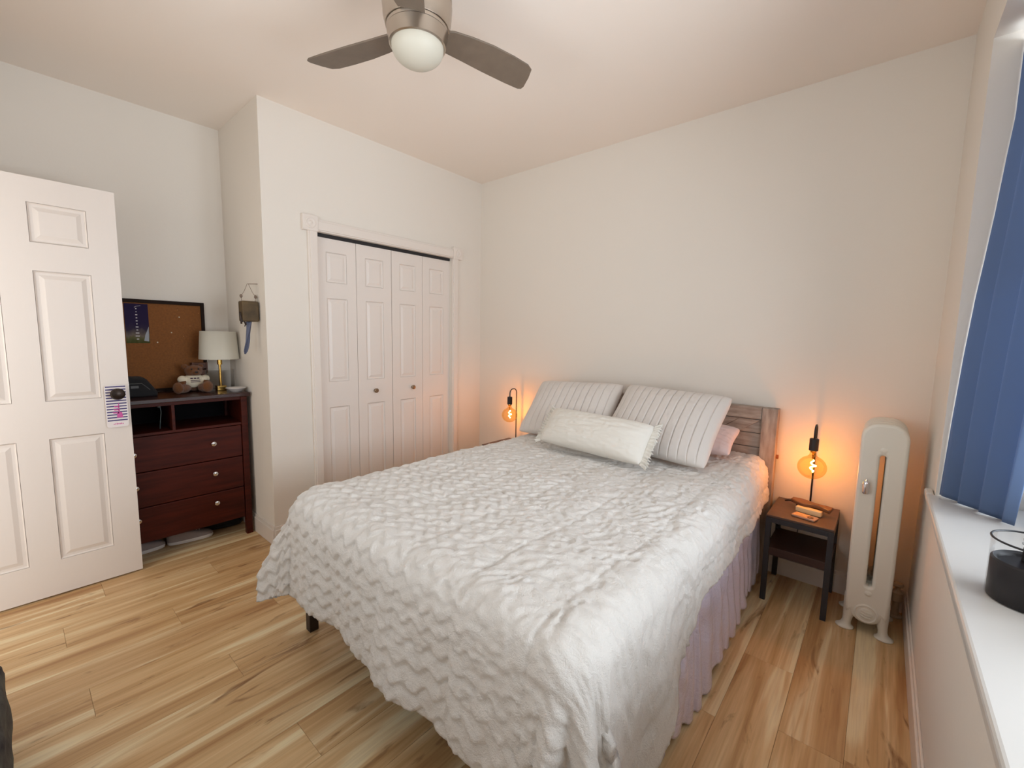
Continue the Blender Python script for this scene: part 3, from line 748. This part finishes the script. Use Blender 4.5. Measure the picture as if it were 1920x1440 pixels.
for z in (.14, .905):
    bm = B(); tube(bm, [(RC, 2.50, z), (RC, 2.72, z)], .020, 16); obj('connector', bm, M_radi, rad, smooth=True)
bm = B(); lathe(bm, [(.044, 0), (.044, .006), (.038, .009), (.034, .005), (.026, .005), (.022, .009), (.0, .010)], M=TR(RC, 2.473, .108) @ RX(math.pi/2), n=36)
for dz in (.118, .105, .094): tube(bm, [(RC-.018, 2.463, dz+.004), (RC, 2.461, dz-.001), (RC+.018, 2.463, dz-.002)], .0035, 8)
obj('medallion', bm, M_radi, rad, auto=True)
bm = B()
bm.free()
for z in (.205, .870):
    bm = B(); lathe(bm, [(.013, 0), (.013, .003), (.005, .006), (0, .006)], M=TR(RC, 2.471, z) @ RX(math.pi/2), n=16); obj('boss', bm, M_radi, rad)
bm = B(); lathe(bm, [(0, -.030), (.010, -.030), (.0125, -.024), (.0125, .020), (.010, .026), (.005, .030), (.004, .036), (0, .037)], (-.010, 2.448, .70), 20)
tube(bm, [(-.010, 2.475, .690), (-.010, 2.452, .690)], .0035, 8)
obj('air_vent', bm, M_chrome, rad, auto=True)
# supply pipe and valve at the floor in the corner
pp = thing('radiator_pipe', (.148, 2.765, 0), 'painted radiator valve and pipe in the floor corner behind the radiator', 'pipe')
M_pp = mat('painted_pipe', c(206, 186, 160), .4)
bm = B(); tube(bm, [(.148, 2.765, 0), (.148, 2.765, .10)], .014, 16); lathe(bm, [(0, 0), (.03, 0), (.03, .006), (.016, .010), (0, .01)], (.148, 2.765, 0), 24); obj('pipe', bm, M_pp, pp, auto=True)
bm = B(); lathe(bm, [(.018, .08), (.024, .085), (.024, .125), (.018, .13), (.012, .14), (.012, .155), (0, .155)], (.148, 2.765, 0), 16); tube(bm, [(.148, 2.765, .105), (.126, 2.768, .115)], .013, 12); obj('valve', bm, M_pp, pp, auto=True)
bm = B(); lathe(bm, [(0, .155), (.02, .156), (.024, .162), (.02, .17), (0, .172)], (.148, 2.765, 0), 20); obj('valve_wheel', bm, M_pp, pp, auto=True)

# ------------------------------------------------------------ curtain on the window side
nu, nv = 260, 90
V = np.linspace(0, 1, nv)                       # 0 bottom, 1 top
zc_ = .784+V*(2.32-.784)
xe = np.interp(zc_, [.797, 1.08, 1.3, 1.5, 1.77, 1.95, 2.07, 2.32], [.200, .208, .216, .226, .246, .256, .264, .262])
U = np.linspace(0, 1, nu)
Pc = np.zeros((nu, nv, 3))
for j in range(nv):
    f = V[j]; A = np.array([xe[j], 2.2115]); Bp = np.array([.350*(1-f)+.335*f, 1.985*(1-f)+1.45*f]) 
    wdt = Bp-A; L_ = np.linalg.norm(wdt); tv = wdt/L_; nv_ = np.array([tv[1], -tv[0]])
    a = (.017*(1-f)+.024*f)
    off = a*np.sin(U*2*math.pi*(3.5)+.4*f+math.pi*.0)*np.minimum(1, U*8+.0)
    along = U+.010*np.sin(U*2*math.pi*7)
    Pc[:, j, :2] = A+np.outer(along*L_, tv)+np.outer(off, nv_)
    Pc[:, j, 2] = zc_[j]+.004*np.sin(U*22)*(1-f)
cur = link('curtain', grid_mesh('curtain', Pc), M_curtain, smooth=True); q = cur.modifiers.new('t', 'SOLIDIFY'); q.thickness = .003
tag(cur, 'navy blue curtain gathered at the far side of the window, hem on the sill', 'curtain')
bm = B(); tube(bm, [(.30, WY0+.005, 2.325), (.30, WY1-.003, 2.325)], .008, 12); o = obj('curtain_rod', bm, M_black, smooth=True); tag(o, 'thin black curtain rod across the top of the window recess', 'curtain rod')

# jar on the sill
JX, JY, JR, JH = .287, 1.405, .070, .135
jar = thing('glass_jar', (JX, JY, ZS), 'clear glass jar with black rim and smoky black lower half on the window sill', 'jar')
bm = B(); lathe(bm, [(0, ZS+.001), (JR-.004, ZS+.001), (JR, ZS+.004), (JR, ZS+JH)], (JX, JY, 0), 48); obj('glass', bm, M_glass, jar, smooth=True)
bm = B(); tube(bm, [(JX+JR*math.cos(a), JY+JR*math.sin(a), ZS+JH) for a in np.linspace(0, 2*math.pi, 49)[:-1]], .0022, 8, closed=True); obj('rim', bm, M_black, jar, smooth=True)
M_smoke = mat('smoky_black', c(36, 33, 34), .45, spec=.3, var=.4, vscale=30)
bm = B(); lathe(bm, [(0, ZS+.002), (JR-.003, ZS+.002), (JR-.002, ZS+.006), (JR-.002, ZS+.088), (JR-.006, ZS+.092), (JR-.012, ZS+.088), (JR-.014, ZS+.082), (0, ZS+.080)], (JX, JY, 0), 48); obj('inner_cup', bm, M_smoke, jar, auto=True)
hb_ = thing('hair_brush', (JX+.01, JY+.01, ZS+.083), 'black bristle brush standing in the glass jar', 'brush')
bm = B(); M = TR(JX-.004, JY+.025, ZS+.082) @ RX(math.radians(-6)) @ RY(math.radians(4)); prism(bm, rrect(-.014, .014, -.007, .007, .006), 0, .055, M); obj('handle', bm, M_blackfab, hb_)
bm = B()
for i in range(60):
    a = random.uniform(0, 6.28); zz_ = random.uniform(.01, .055); p = M @ Vector((.010*math.cos(a), .005*math.sin(a), zz_)); q_ = M @ Vector((.018*math.cos(a), .011*math.sin(a), zz_)); tube(bm, [p, q_], .0007, 4)
obj('bristles', bm, M_blackfab, hb_)
cl = thing('hair_clip', (JX+.03, JY-.02, ZS+.083), 'black claw clip lying in the glass jar beside the brush', 'hair clip')
bm = B(); box(bm, -.03, .03, -.006, .006, 0, .008, TR(JX+.012, JY-.018, ZS+.085) @ RZ(.7)); obj('spine', bm, M_black, cl, bevel=.002)
for i in range(6):
    bm = B(); Mq = TR(JX+.012, JY-.018, ZS+.089) @ RZ(.7); x = -.026+i*.0104; tube(bm, [Mq @ Vector((x, 0, 0)), Mq @ Vector((x, .010, .008)), Mq @ Vector((x, .016, .004))], .0018, 6); obj('tooth', bm, M_black, cl)

# ------------------------------------------------------------ dresser in the alcove
DX, DB = -3.118, -3.475
DY0, DY1 = .215, .985
dr_ = thing('dresser', ((DX+DB)/2, .60, 0), 'dark cherry dresser with open shelf and three drawers in the alcove', 'dresser')
bm = B(); box(bm, DB, DX+.022, DY0-.02, DY1+.018, .925, .950); obj('top', bm, M_cherrytop, dr_, bevel=.004)
for ya, yb in ((DY0, DY0+.02), (DY1-.02, DY1)):
    bm = B(); box(bm, DB, DX-.001, ya, yb, .10, .924); obj('side_panel', bm, M_cherry, dr_, bevel=.001)
for ya in (DY0-.002, DY1-.034):
    for xa in (DX-.03, DB):
        bm = B(); box(bm, xa, xa+.036, ya, ya+.036, 0, .924); obj('post', bm, M_cherry, dr_, bevel=.003)
bm = B(); box(bm, DB, DB+.008, DY0+.02, DY1-.02, .11, .924); obj('back_panel', bm, mat('black_back_panel', c(14, 11, 12), .8, spec=.1), dr_)
bm = B(); box(bm, DB+.01, DX-.003, DY0+.02, DY1-.02, .742, .757); obj('shelf', bm, M_cherry, dr_, bevel=.001)
bm = B(); box(bm, DB+.01, DX-.003, .594, .609, .757, .905); obj('divider', bm, M_cherry, dr_, bevel=.001)
bm = B(); box(bm, DX-.02, DX-.001, DY0+.035, DY1-.035, .905, .924); box(bm, DB+.01, DX-.003, DY0+.02, DY1-.02, .905, .915); obj('top_rail', bm, M_cherry, dr_, bevel=.001)
for i, (z0, z1) in enumerate(((.538, .738), (.332, .533), (.122, .327))):
    bm = B(); box(bm, DB+.03, DX-.001, DY0+.037, DY1-.037, z0, z1); dd = obj('drawer', bm, M_cherry, dr_, bevel=.003)
    for ky in (.41, .79):
        bm = B(); lathe(bm, [(0, 0), (.006, 0), (.005, .010), (.0135, .013), (.0135, .018), (.009, .021), (0, .0215)], M=TR(DX-.001, ky, (.643, .452, .262)[i]) @ RY(math.pi/2), n=20); obj('knob', bm, M_chrome, dd, auto=True)
# cord hanging in the left cubby
bm = B(); tube(bm, [(-3.2, .555, .903), (-3.2, .56, .86), (-3.21, .556, .81), (-3.2, .55, .76)], .003, 6); ball(bm, (-3.2, .552, .893), .010, u=10, v=8); o = obj('cord', bm, mat('grey_cord', c(70, 78, 76), .6), smooth=True); tag(o, 'thin grey cord hanging in the left cubby of the dresser', 'cord')

# cork board leaning on the wall
cb = thing('cork_board', (-3.45, .66, .951), 'cork notice board with dark frame standing on the dresser', 'notice board')
cx_ = XA+.004
bm = B(); box(bm, cx_+.002, cx_+.012, .46, .855, .965, 1.505); obj('cork', bm, M_cork, cb)
M_cbf = mat('dark_board_frame', c(38, 26, 20), .8, spec=.2)
for r in ((.442, .462, .951, 1.525), (.853, .873, .951, 1.525), (.462, .853, 1.503, 1.525), (.462, .853, .951, .970)):
    bm = B(); box(bm, cx_, cx_+.020, *r); obj('frame_side', bm, M_cbf, cb, bevel=.002)
# pins
for i, (py, pz, lb) in enumerate(((.735, 1.425, 'white push pin in the cork board, below the top middle'), (.690, 1.325, 'white push pin near the centre of the cork board'), (.616, 1.262, 'white push pin beside the lower right corner of the poster'), (.728, 1.47, 'tan push pin close to the top frame of the cork board, middle'), (.84, 1.455, 'tan push pin in the upper right corner of the cork board'), (.79, 1.37, 'tan push pin right of centre in the cork board, above the lamp'), (.752, 1.302, 'lowest tan push pin in the cork board, right of centre'))):
    bm = B(); ball(bm, (cx_+.014, py, pz), (.004 if i < 3 else .0028), u=8, v=6); o = obj('push_pin', bm, mat('pin%d' % i, c(235, 225, 200) if i < 3 else c(180, 120, 60), .4), smooth=True)
    tag(o, lb, 'pin', 'push pins in the cork board')
# poster: night landscape with a column of pale lettering
def poster_mat():
    m = bpy.data.materials.new('poster_print'); m.use_nodes = True; N = m.node_tree.nodes; L = m.node_tree.links; b = N['Principled BSDF']; b.inputs['Roughness'].default_value = .8; b.inputs['Specular IOR Level'].default_value = .15
    tc = N.new('ShaderNodeTexCoord'); sp = N.new('ShaderNodeSeparateXYZ'); L.new(tc.outputs['Generated'], sp.inputs[0])
    no = N.new('ShaderNodeTexNoise'); no.inputs['Scale'].default_value = 5; L.new(tc.outputs['Generated'], no.inputs['Vector'])
    ad = N.new('ShaderNodeMath'); ad.operation = 'MULTIPLY_ADD'; ad.inputs[1].default_value = .22; L.new(no.outputs[0], ad.inputs[0]); L.new(sp.outputs['Z'], ad.inputs[2])
    r = N.new('ShaderNodeValToRGB'); e = r.color_ramp.elements; e[0].position = .12; e[0].color = c(72, 74, 40); e[1].position = 1; e[1].color = c(40, 30, 62)
    for p, co in ((.22, c(96, 92, 62)), (.30, c(112, 100, 90)), (.48, c(54, 46, 66)), (.6, c(44, 34, 64))): k_ = e.new(p); k_.color = co
    L.new(ad.outputs[0], r.inputs[0]); L.new(r.outputs[0], b.inputs['Base Color']); return m
po = thing('poster', (cx_+.013, .523, 1.255), 'small dark purple landscape poster pinned on the left of the cork board', 'poster')
bm = B(); box(bm, cx_+.0125, cx_+.0138, .468, .580, 1.258, 1.497); obj('sheet', bm, poster_mat(), po)
M_pt = mat('pale_print', c(196, 190, 188), .5)
bm = B(); px_ = cx_+.0139
zz_ = 1.47
for w in (4, 3, 7, 5, 6, 4, 9, 6, 12, 14, 8):
    box(bm, px_, px_+.0004, .523-w*.0007, .523+w*.0007, zz_-.006, zz_); zz_ -= .0185
tube(bm, [(px_, .515, 1.474), (px_, .525, 1.482), (px_, .545, 1.486)], .0012, 5)
obj('lettering', bm, M_pt, po)
bm = B(); prism(bm, [(.552, 1.272), (.575, 1.268), (.578, 1.36), (.570, 1.335), (.560, 1.31)], px_, px_+.0004, MYZ(0)); obj('waterfall_print', bm, mat('mist_print', c(150, 152, 158), .5), po)

# table lamp on the dresser
ZD = .9505
tl = thing('table_lamp', (-3.33, .905, ZD), 'table lamp with white drum shade and clear glass column on the dresser', 'lamp')
lx, ly = -3.33, .905
bm = B(); box(bm, lx-.026, lx+.026, ly-.026, ly+.026, ZD, ZD+.030); obj('base', bm, M_brass, tl, bevel=.002)
bm = B(); tube(bm, [(lx, ly, ZD+.03), (lx, ly, ZD+.235)], .0075, 14); lathe(bm, [(0, 0), (.014, 0), (.014, .05), (0, .05)], (lx, ly, ZD+.17), 20); obj('stem', bm, M_brass, tl, auto=True)
bm = B(); lathe(bm, [(.080, ZD+.012), (.081, ZD+.135), (.080, ZD+.137), (.079, ZD+.135), (.078, ZD+.014), (0, ZD+.012)], (lx, ly, 0), 40); obj('glass_column', bm, M_glass, tl, smooth=True)
bm = B(); lathe(bm, [(.113, ZD+.207), (.100, ZD+.388), (.098, ZD+.388), (.111, ZD+.207)], (lx, ly, 0), 48); bmesh.ops.remove_doubles(bm, verts=bm.verts, dist=1e-5)
sh = obj('shade', bm, fabric('white_linen_shade', c(222, 216, 202), .9, .1, 200, 600, .1, .2, .001, trans=.25), tl, smooth=True)
bm = B(); tube(bm, [(lx+.098, ly, ZD+.385), (lx-.098, ly, ZD+.385)], .002, 6); tube(bm, [(lx, ly+.098, ZD+.385), (lx, ly-.098, ZD+.385)], .002, 6); obj('shade_spider', bm, M_brass, tl)
# dish
bm = B(); lathe(bm, [(0, .001), (.028, .0), (.034, .004), (.052, .020), (.058, .024), (.057, .026), (.050, .023), (.030, .008), (0, .006)], (-3.188, .950, ZD), 40)
o = obj('dish', bm, mat('white_ceramic', c(214, 206, 200), .2), auto=True); tag(o, 'shallow white ceramic dish at the right end of the dresser top', 'dish')

# teddy bear
bear = thing('teddy_bear', (-3.36, .755, ZD), 'brown teddy bear in a cream t-shirt with a flag print sitting on the dresser', 'stuffed toy')
tx, ty = -3.37, .765
bm = B()
ball(bm, (tx, ty, ZD+.062), (.042, .052, .060)); ball(bm, (tx+.008, ty+.002, ZD+.132), (.042, .050, .038))
for sg in (-1, 1):
    ball(bm, (tx, ty+sg*.043, ZD+.160), (.010, .017, .016)); ball(bm, (tx+.020, ty+sg*.062, ZD+.062), (.022, .020, .040), RX(sg*.5))
ball(bm, (tx+.070, ty-.070, ZD+.027), (.058, .034, .027), RZ(-.75)); ball(bm, (tx+.105, ty-.103, ZD+.036), (.022, .030, .036), RZ(-.75))
ball(bm, (tx+.080, ty+.038, ZD+.027), (.050, .032, .027), RZ(.2)); ball(bm, (tx+.120, ty+.046, ZD+.037), (.022, .032, .037), RZ(.2))
ball(bm, (tx+.045, ty+.004, ZD+.122), (.020, .024, .018))
bb = obj('body', bm, M_fur, bear, smooth=True); rm = bb.modifiers.new('fuse', 'REMESH'); rm.mode = 'VOXEL'; rm.voxel_size = .004; rm.use_smooth_shade = True
sm_ = bb.modifiers.new('sm', 'SMOOTH'); sm_.iterations = 3
bm = B(); ball(bm, (tx+.004, ty, ZD+.066), (.048, .058, .050))
for sg in (-1, 1): ball(bm, (tx+.014, ty+sg*.060, ZD+.078), (.028, .027, .026), RX(sg*.5))
shirt = obj('t_shirt', bm, M_shirt, bear, smooth=True); rm = shirt.modifiers.new('fuse', 'REMESH'); rm.mode = 'VOXEL'; rm.voxel_size = .004; rm.use_smooth_shade = True
bm = B()
for dz, h_ in ((.018, .007), (.006, .004), (-.003, .004)):
    n_ = 12
    for i in range(n_):
        y_ = -.026+.052*i/n_; y2 = -.026+.052*(i+1)/n_
        xf = lambda yy_, z_: tx+.0085+.0488*math.sqrt(max(.05, 1-(yy_/.059)**2-((z_)/.051)**2))
        if dz > .01 and i % 4 == 3: continue
        vs = [bm.verts.new((xf(a, dz+b2-.0), ty+a, ZD+.066+dz+b2)) for a, b2 in ((y_, 0), (y2, 0), (y2, h_), (y_, h_))]; bm.faces.new(vs)
obj('flag_print', bm, mat('navy_red_print', c(62, 28, 56), .7), shirt)
bm = B(); ball(bm, (tx+.064, ty+.004, ZD+.127), (.005, .009, .006), u=10, v=8); obj('nose', bm, M_black, bear, smooth=True)
for sg in (-1, 1):
    bm = B(); ball(bm, (tx+.045, ty+sg*.018+.002, ZD+.146), .005, u=10, v=8); obj('eye', bm, M_black, bear, smooth=True)
# small wooden box behind the bear
wb = thing('wooden_box', (-3.455, .825, ZD), 'small brown slatted wooden crate behind the teddy bear', 'box')
M_wb = mat('brown_crate', c(92, 52, 30), .6, var=.2, vscale=10)
for i in range(4):
    bm = B(); box(bm, -3.470, -3.436, .775, .865, ZD+.001+i*.046, ZD+.041+i*.046); obj('slat', bm, M_wb, wb, bevel=.002)
for ya in (.777, .855):
    bm = B(); box(bm, -3.436, -3.430, ya, ya+.008, ZD+.001, ZD+.182); obj('corner_strip', bm, M_wb, wb)
# black wedge bag
bg = thing('camera_bag', (-3.30, .47, ZD), 'black wedge-shaped zip bag on the dresser beside the door', 'bag')
prof = [(.33, 0), (.560, 0), (.562, .02), (.555, .035), (.515, .100), (.500, .112), (.33, .118)]
me = curve_mesh([[(y, z) for y, z in prof]], .13, .012, Matrix(((0, 0, 1, -3.315), (1, 0, 0, 0), (0, 1, 0, ZD), (0, 0, 0, 1)))); link('body', me, M_blackfab, bg, smooth=True)
bm = B(); tube(bm, [(-3.2485, .36, ZD+.08), (-3.2485, .49, ZD+.078), (-3.2485, .525, ZD+.04)], .002, 6); obj('zip', bm, mat('zip', c(70, 66, 62), .4), bg)
bm = B(); box(bm, -3.2500, -3.2480, .44, .475, ZD+.052, ZD+.066); obj('badge', bm, mat('badge', c(74, 72, 70), .5), bg)

# shoes under the dresser
def shoe(x, y, ang, upper, sole, label, grp=None):
    M = TR(x, y, 0) @ RZ(ang) @ Matrix.Scale(.89, 4)
    t_ = thing('sneaker', (x, y, 0), label, 'shoe', grp)
    n = 30; ly_ = np.linspace(-.135, .135, n)
    def width(f): return .036+.012*math.sin(min(1, max(0, f))*math.pi*.9-.2)*1
    outl = []
    for sgn in (1, -1):
        for i in range(n):
            f = i/(n-1); f2 = f if sgn == 1 else 1-f
            w = (.034+.013*math.sin(f2*math.pi*.85))*math.sqrt(max(0, 1-(2*f2-1)**6)); outl.append((sgn*w*(1 if sgn == 1 else .95), -.135+.27*f2))
    # drop duplicates
    o2 = []
    for p in outl:
        if not o2 or (abs(p[0]-o2[-1][0])+abs(p[1]-o2[-1][1])) > 1e-4: o2.append(p)
    me = curve_mesh([o2], .024, .005, M @ TR(0, 0, .0125)); link('sole', me, sole, t_, smooth=True)
    U_, V_ = np.meshgrid(np.linspace(0, 1, 34), np.linspace(-1, 1, 21), indexing='ij')
    wd = (.034+.012*np.sin(U_*math.pi*.85))*np.sqrt(np.clip(1-(2*U_-1)**6, 0, 1))*.96
    hh = np.interp(U_, [0, .08, .25, .42, .6, .8, .93, 1], [.035, .062, .066, .062, .048, .034, .022, .004])
    X_ = wd*np.sign(V_)*np.abs(V_)**.6; Z_ = .022+hh*np.sqrt(np.clip(1-np.abs(V_)**2.6, 0, 1)); Y_ = -.135+.27*U_
    P_ = np.stack([X_, Y_, Z_], -1).reshape(-1, 3); P_ = np.array([(M @ Vector(p))[:] for p in P_]).reshape(34, 21, 3)
    link('upper', grid_mesh('upper', P_), upper, t_, smooth=True)
    for k_ in range(4):
        bm = B(); y_ = .0+k_*.017; zz = .022+float(np.interp((y_+.135)/.27, [.42, .6, .8], [.062, .048, .034]))
        tube(bm, [M @ Vector((-.017, y_, zz-.006)), M @ Vector((0, y_+.002, zz+.002)), M @ Vector((.017, y_, zz-.006))], .0025, 6); obj('lace', bm, sole, t_, smooth=True)
    return t_
M_ws = mat('white_sneaker', c(164, 150, 146), .8, bump=.4, bscale=300); M_sole = mat('white_sole', c(240, 234, 230), .5)
M_bs = mat('black_sneaker', c(28, 30, 28), .8, bump=.5, bscale=300); M_bsole = mat('black_sole', c(20, 22, 20), .6)
shoe(-3.300, .435, math.radians(4), M_ws, M_sole, 'white sneaker under the dresser, nearest the open door')
shoe(-3.285, .680, math.radians(-6), M_ws, M_sole, 'white sneaker under the dresser, left of the black shoe')
shoe(-3.365, .872, math.radians(-8), M_bs, M_bsole, 'black shoe under the right end of the dresser')

# wind chime on the return wall
wc = thing('wind_chime', (-2.935, .965, 1.20), 'wooden block wind chime with blue ribbon hanging on the alcove side wall', 'wind chime')
wx_, wy_ = -2.925, .962
bm = B(); box(bm, wx_-.040, wx_+.030, wy_-.045, wy_+.045, 1.400, 1.522); obj('wooden_block', bm, mat('carved_wood', c(84, 66, 40), .7, var=.35, vscale=18), wc, bevel=.008, segs=3)
M_wire = mat('dark_wire', c(120, 100, 84), .5)
bm = B(); tube(bm, [(wx_, wy_-.036, 1.52), (wx_, wy_-.040, 1.548), (wx_, wy_-.022, 1.578), (wx_, wy_-.003, 1.625), (wx_, wy_+.003, 1.625), (wx_, wy_+.022, 1.578), (wx_, wy_+.040, 1.548), (wx_, wy_+.036, 1.52)], .0014, 6); tube(bm, [(wx_, wy_, 1.624), (wx_, YR, 1.628)], .002, 6); obj('hanging_wire', bm, M_wire, wc)
for sg in (-1, 1):
    bm = B(); ball(bm, (wx_, wy_+sg*.039, 1.550), (.008, .008, .011), u=12, v=8); obj('bead', bm, M_wire, wc, smooth=True)
bm = B(); tube(bm, [(wx_+.02, wy_-.056, 1.455), (wx_+.02, wy_-.052, 1.42), (wx_+.02, wy_-.050, 1.385)], .005, 8); tube(bm, [(wx_+.02, wy_-.054, 1.412), (wx_+.02, wy_-.035, 1.405), (wx_+.02, wy_-.026, 1.378)], .005, 8); tube(bm, [(wx_+.02, wy_-.052, 1.405), (wx_+.02, wy_-.040, 1.400)], .006, 8); obj('twig_charm', bm, M_leg, wc, smooth=True)
U_ = np.linspace(0, 1, 24)
Pr = np.zeros((24, 7, 3))
for i, f in enumerate(U_):
    cy_ = wy_-.004-.030*f**1.3; hw = .013*(1-.25*f)*(1 if f < .9 else (1-f)*10*.8+.2)
    for j in range(7):
        g_ = j/6*2-1; Pr[i, j] = (wx_+.01+.006*math.sin(g_*3+f*6), cy_+g_*hw, 1.40-.195*f)
o = link('blue_ribbon', grid_mesh('r', Pr), mat('slate_blue_ribbon', c(84, 88, 108), .6), wc, smooth=True); q = o.modifiers.new('t', 'SOLIDIFY'); q.thickness = .003
for dy_, ln in ((-.030, .16), (.014, .20), (-.014, .03)):
    bm = B(); tube(bm, [(wx_-.002, wy_+dy_, 1.40), (wx_-.002, wy_+dy_-.010-.1*ln, 1.40-ln)], .0028, 8); obj('chime_rod', bm, M_glass if ln > .1 else M_leg, wc)

# dark bag at the left edge, on the floor
bm = B(); bmesh.ops.create_cube(bm, size=1)
bmesh.ops.subdivide_edges(bm, edges=bm.edges, cuts=14, use_grid_fill=True)
for v_ in bm.verts:
    p = v_.co*2; q = Vector((p.x, p.y, p.z)); l8 = (abs(q.x)**6+abs(q.y)**6+abs(q.z)**6)**(1/6); q = q/max(l8, 1e-6)*max(abs(p.x), abs(p.y), abs(p.z))
    w_ = 1+.03*math.sin(9*q.x+3*q.z)+.03*math.sin(7*q.z+2)
    v_.co = Vector((-1.78+q.x*.26, -.195+q.y*.118*w_, .165+q.z*.165))
def bagmat():
    m = mat('dark_patterned_fabric', c(34, 26, 36), .85, bump=.5, bscale=200, color2=c(92, 92, 84), vscale=16); return m
bgm = thing('duffel_bag', (-1.78, -.195, 0), 'dark patterned fabric bag on the floor at the left photo edge', 'bag')
obj('body', bm, bagmat(), bgm, smooth=True)
bm = B(); tube(bm, [(-1.92, -.19, .325), (-1.90, -.19, .40), (-1.78, -.19, .43), (-1.66, -.19, .40), (-1.64, -.19, .325)], .009, 8); obj('handle', bm, M_blackfab, bgm, smooth=True)
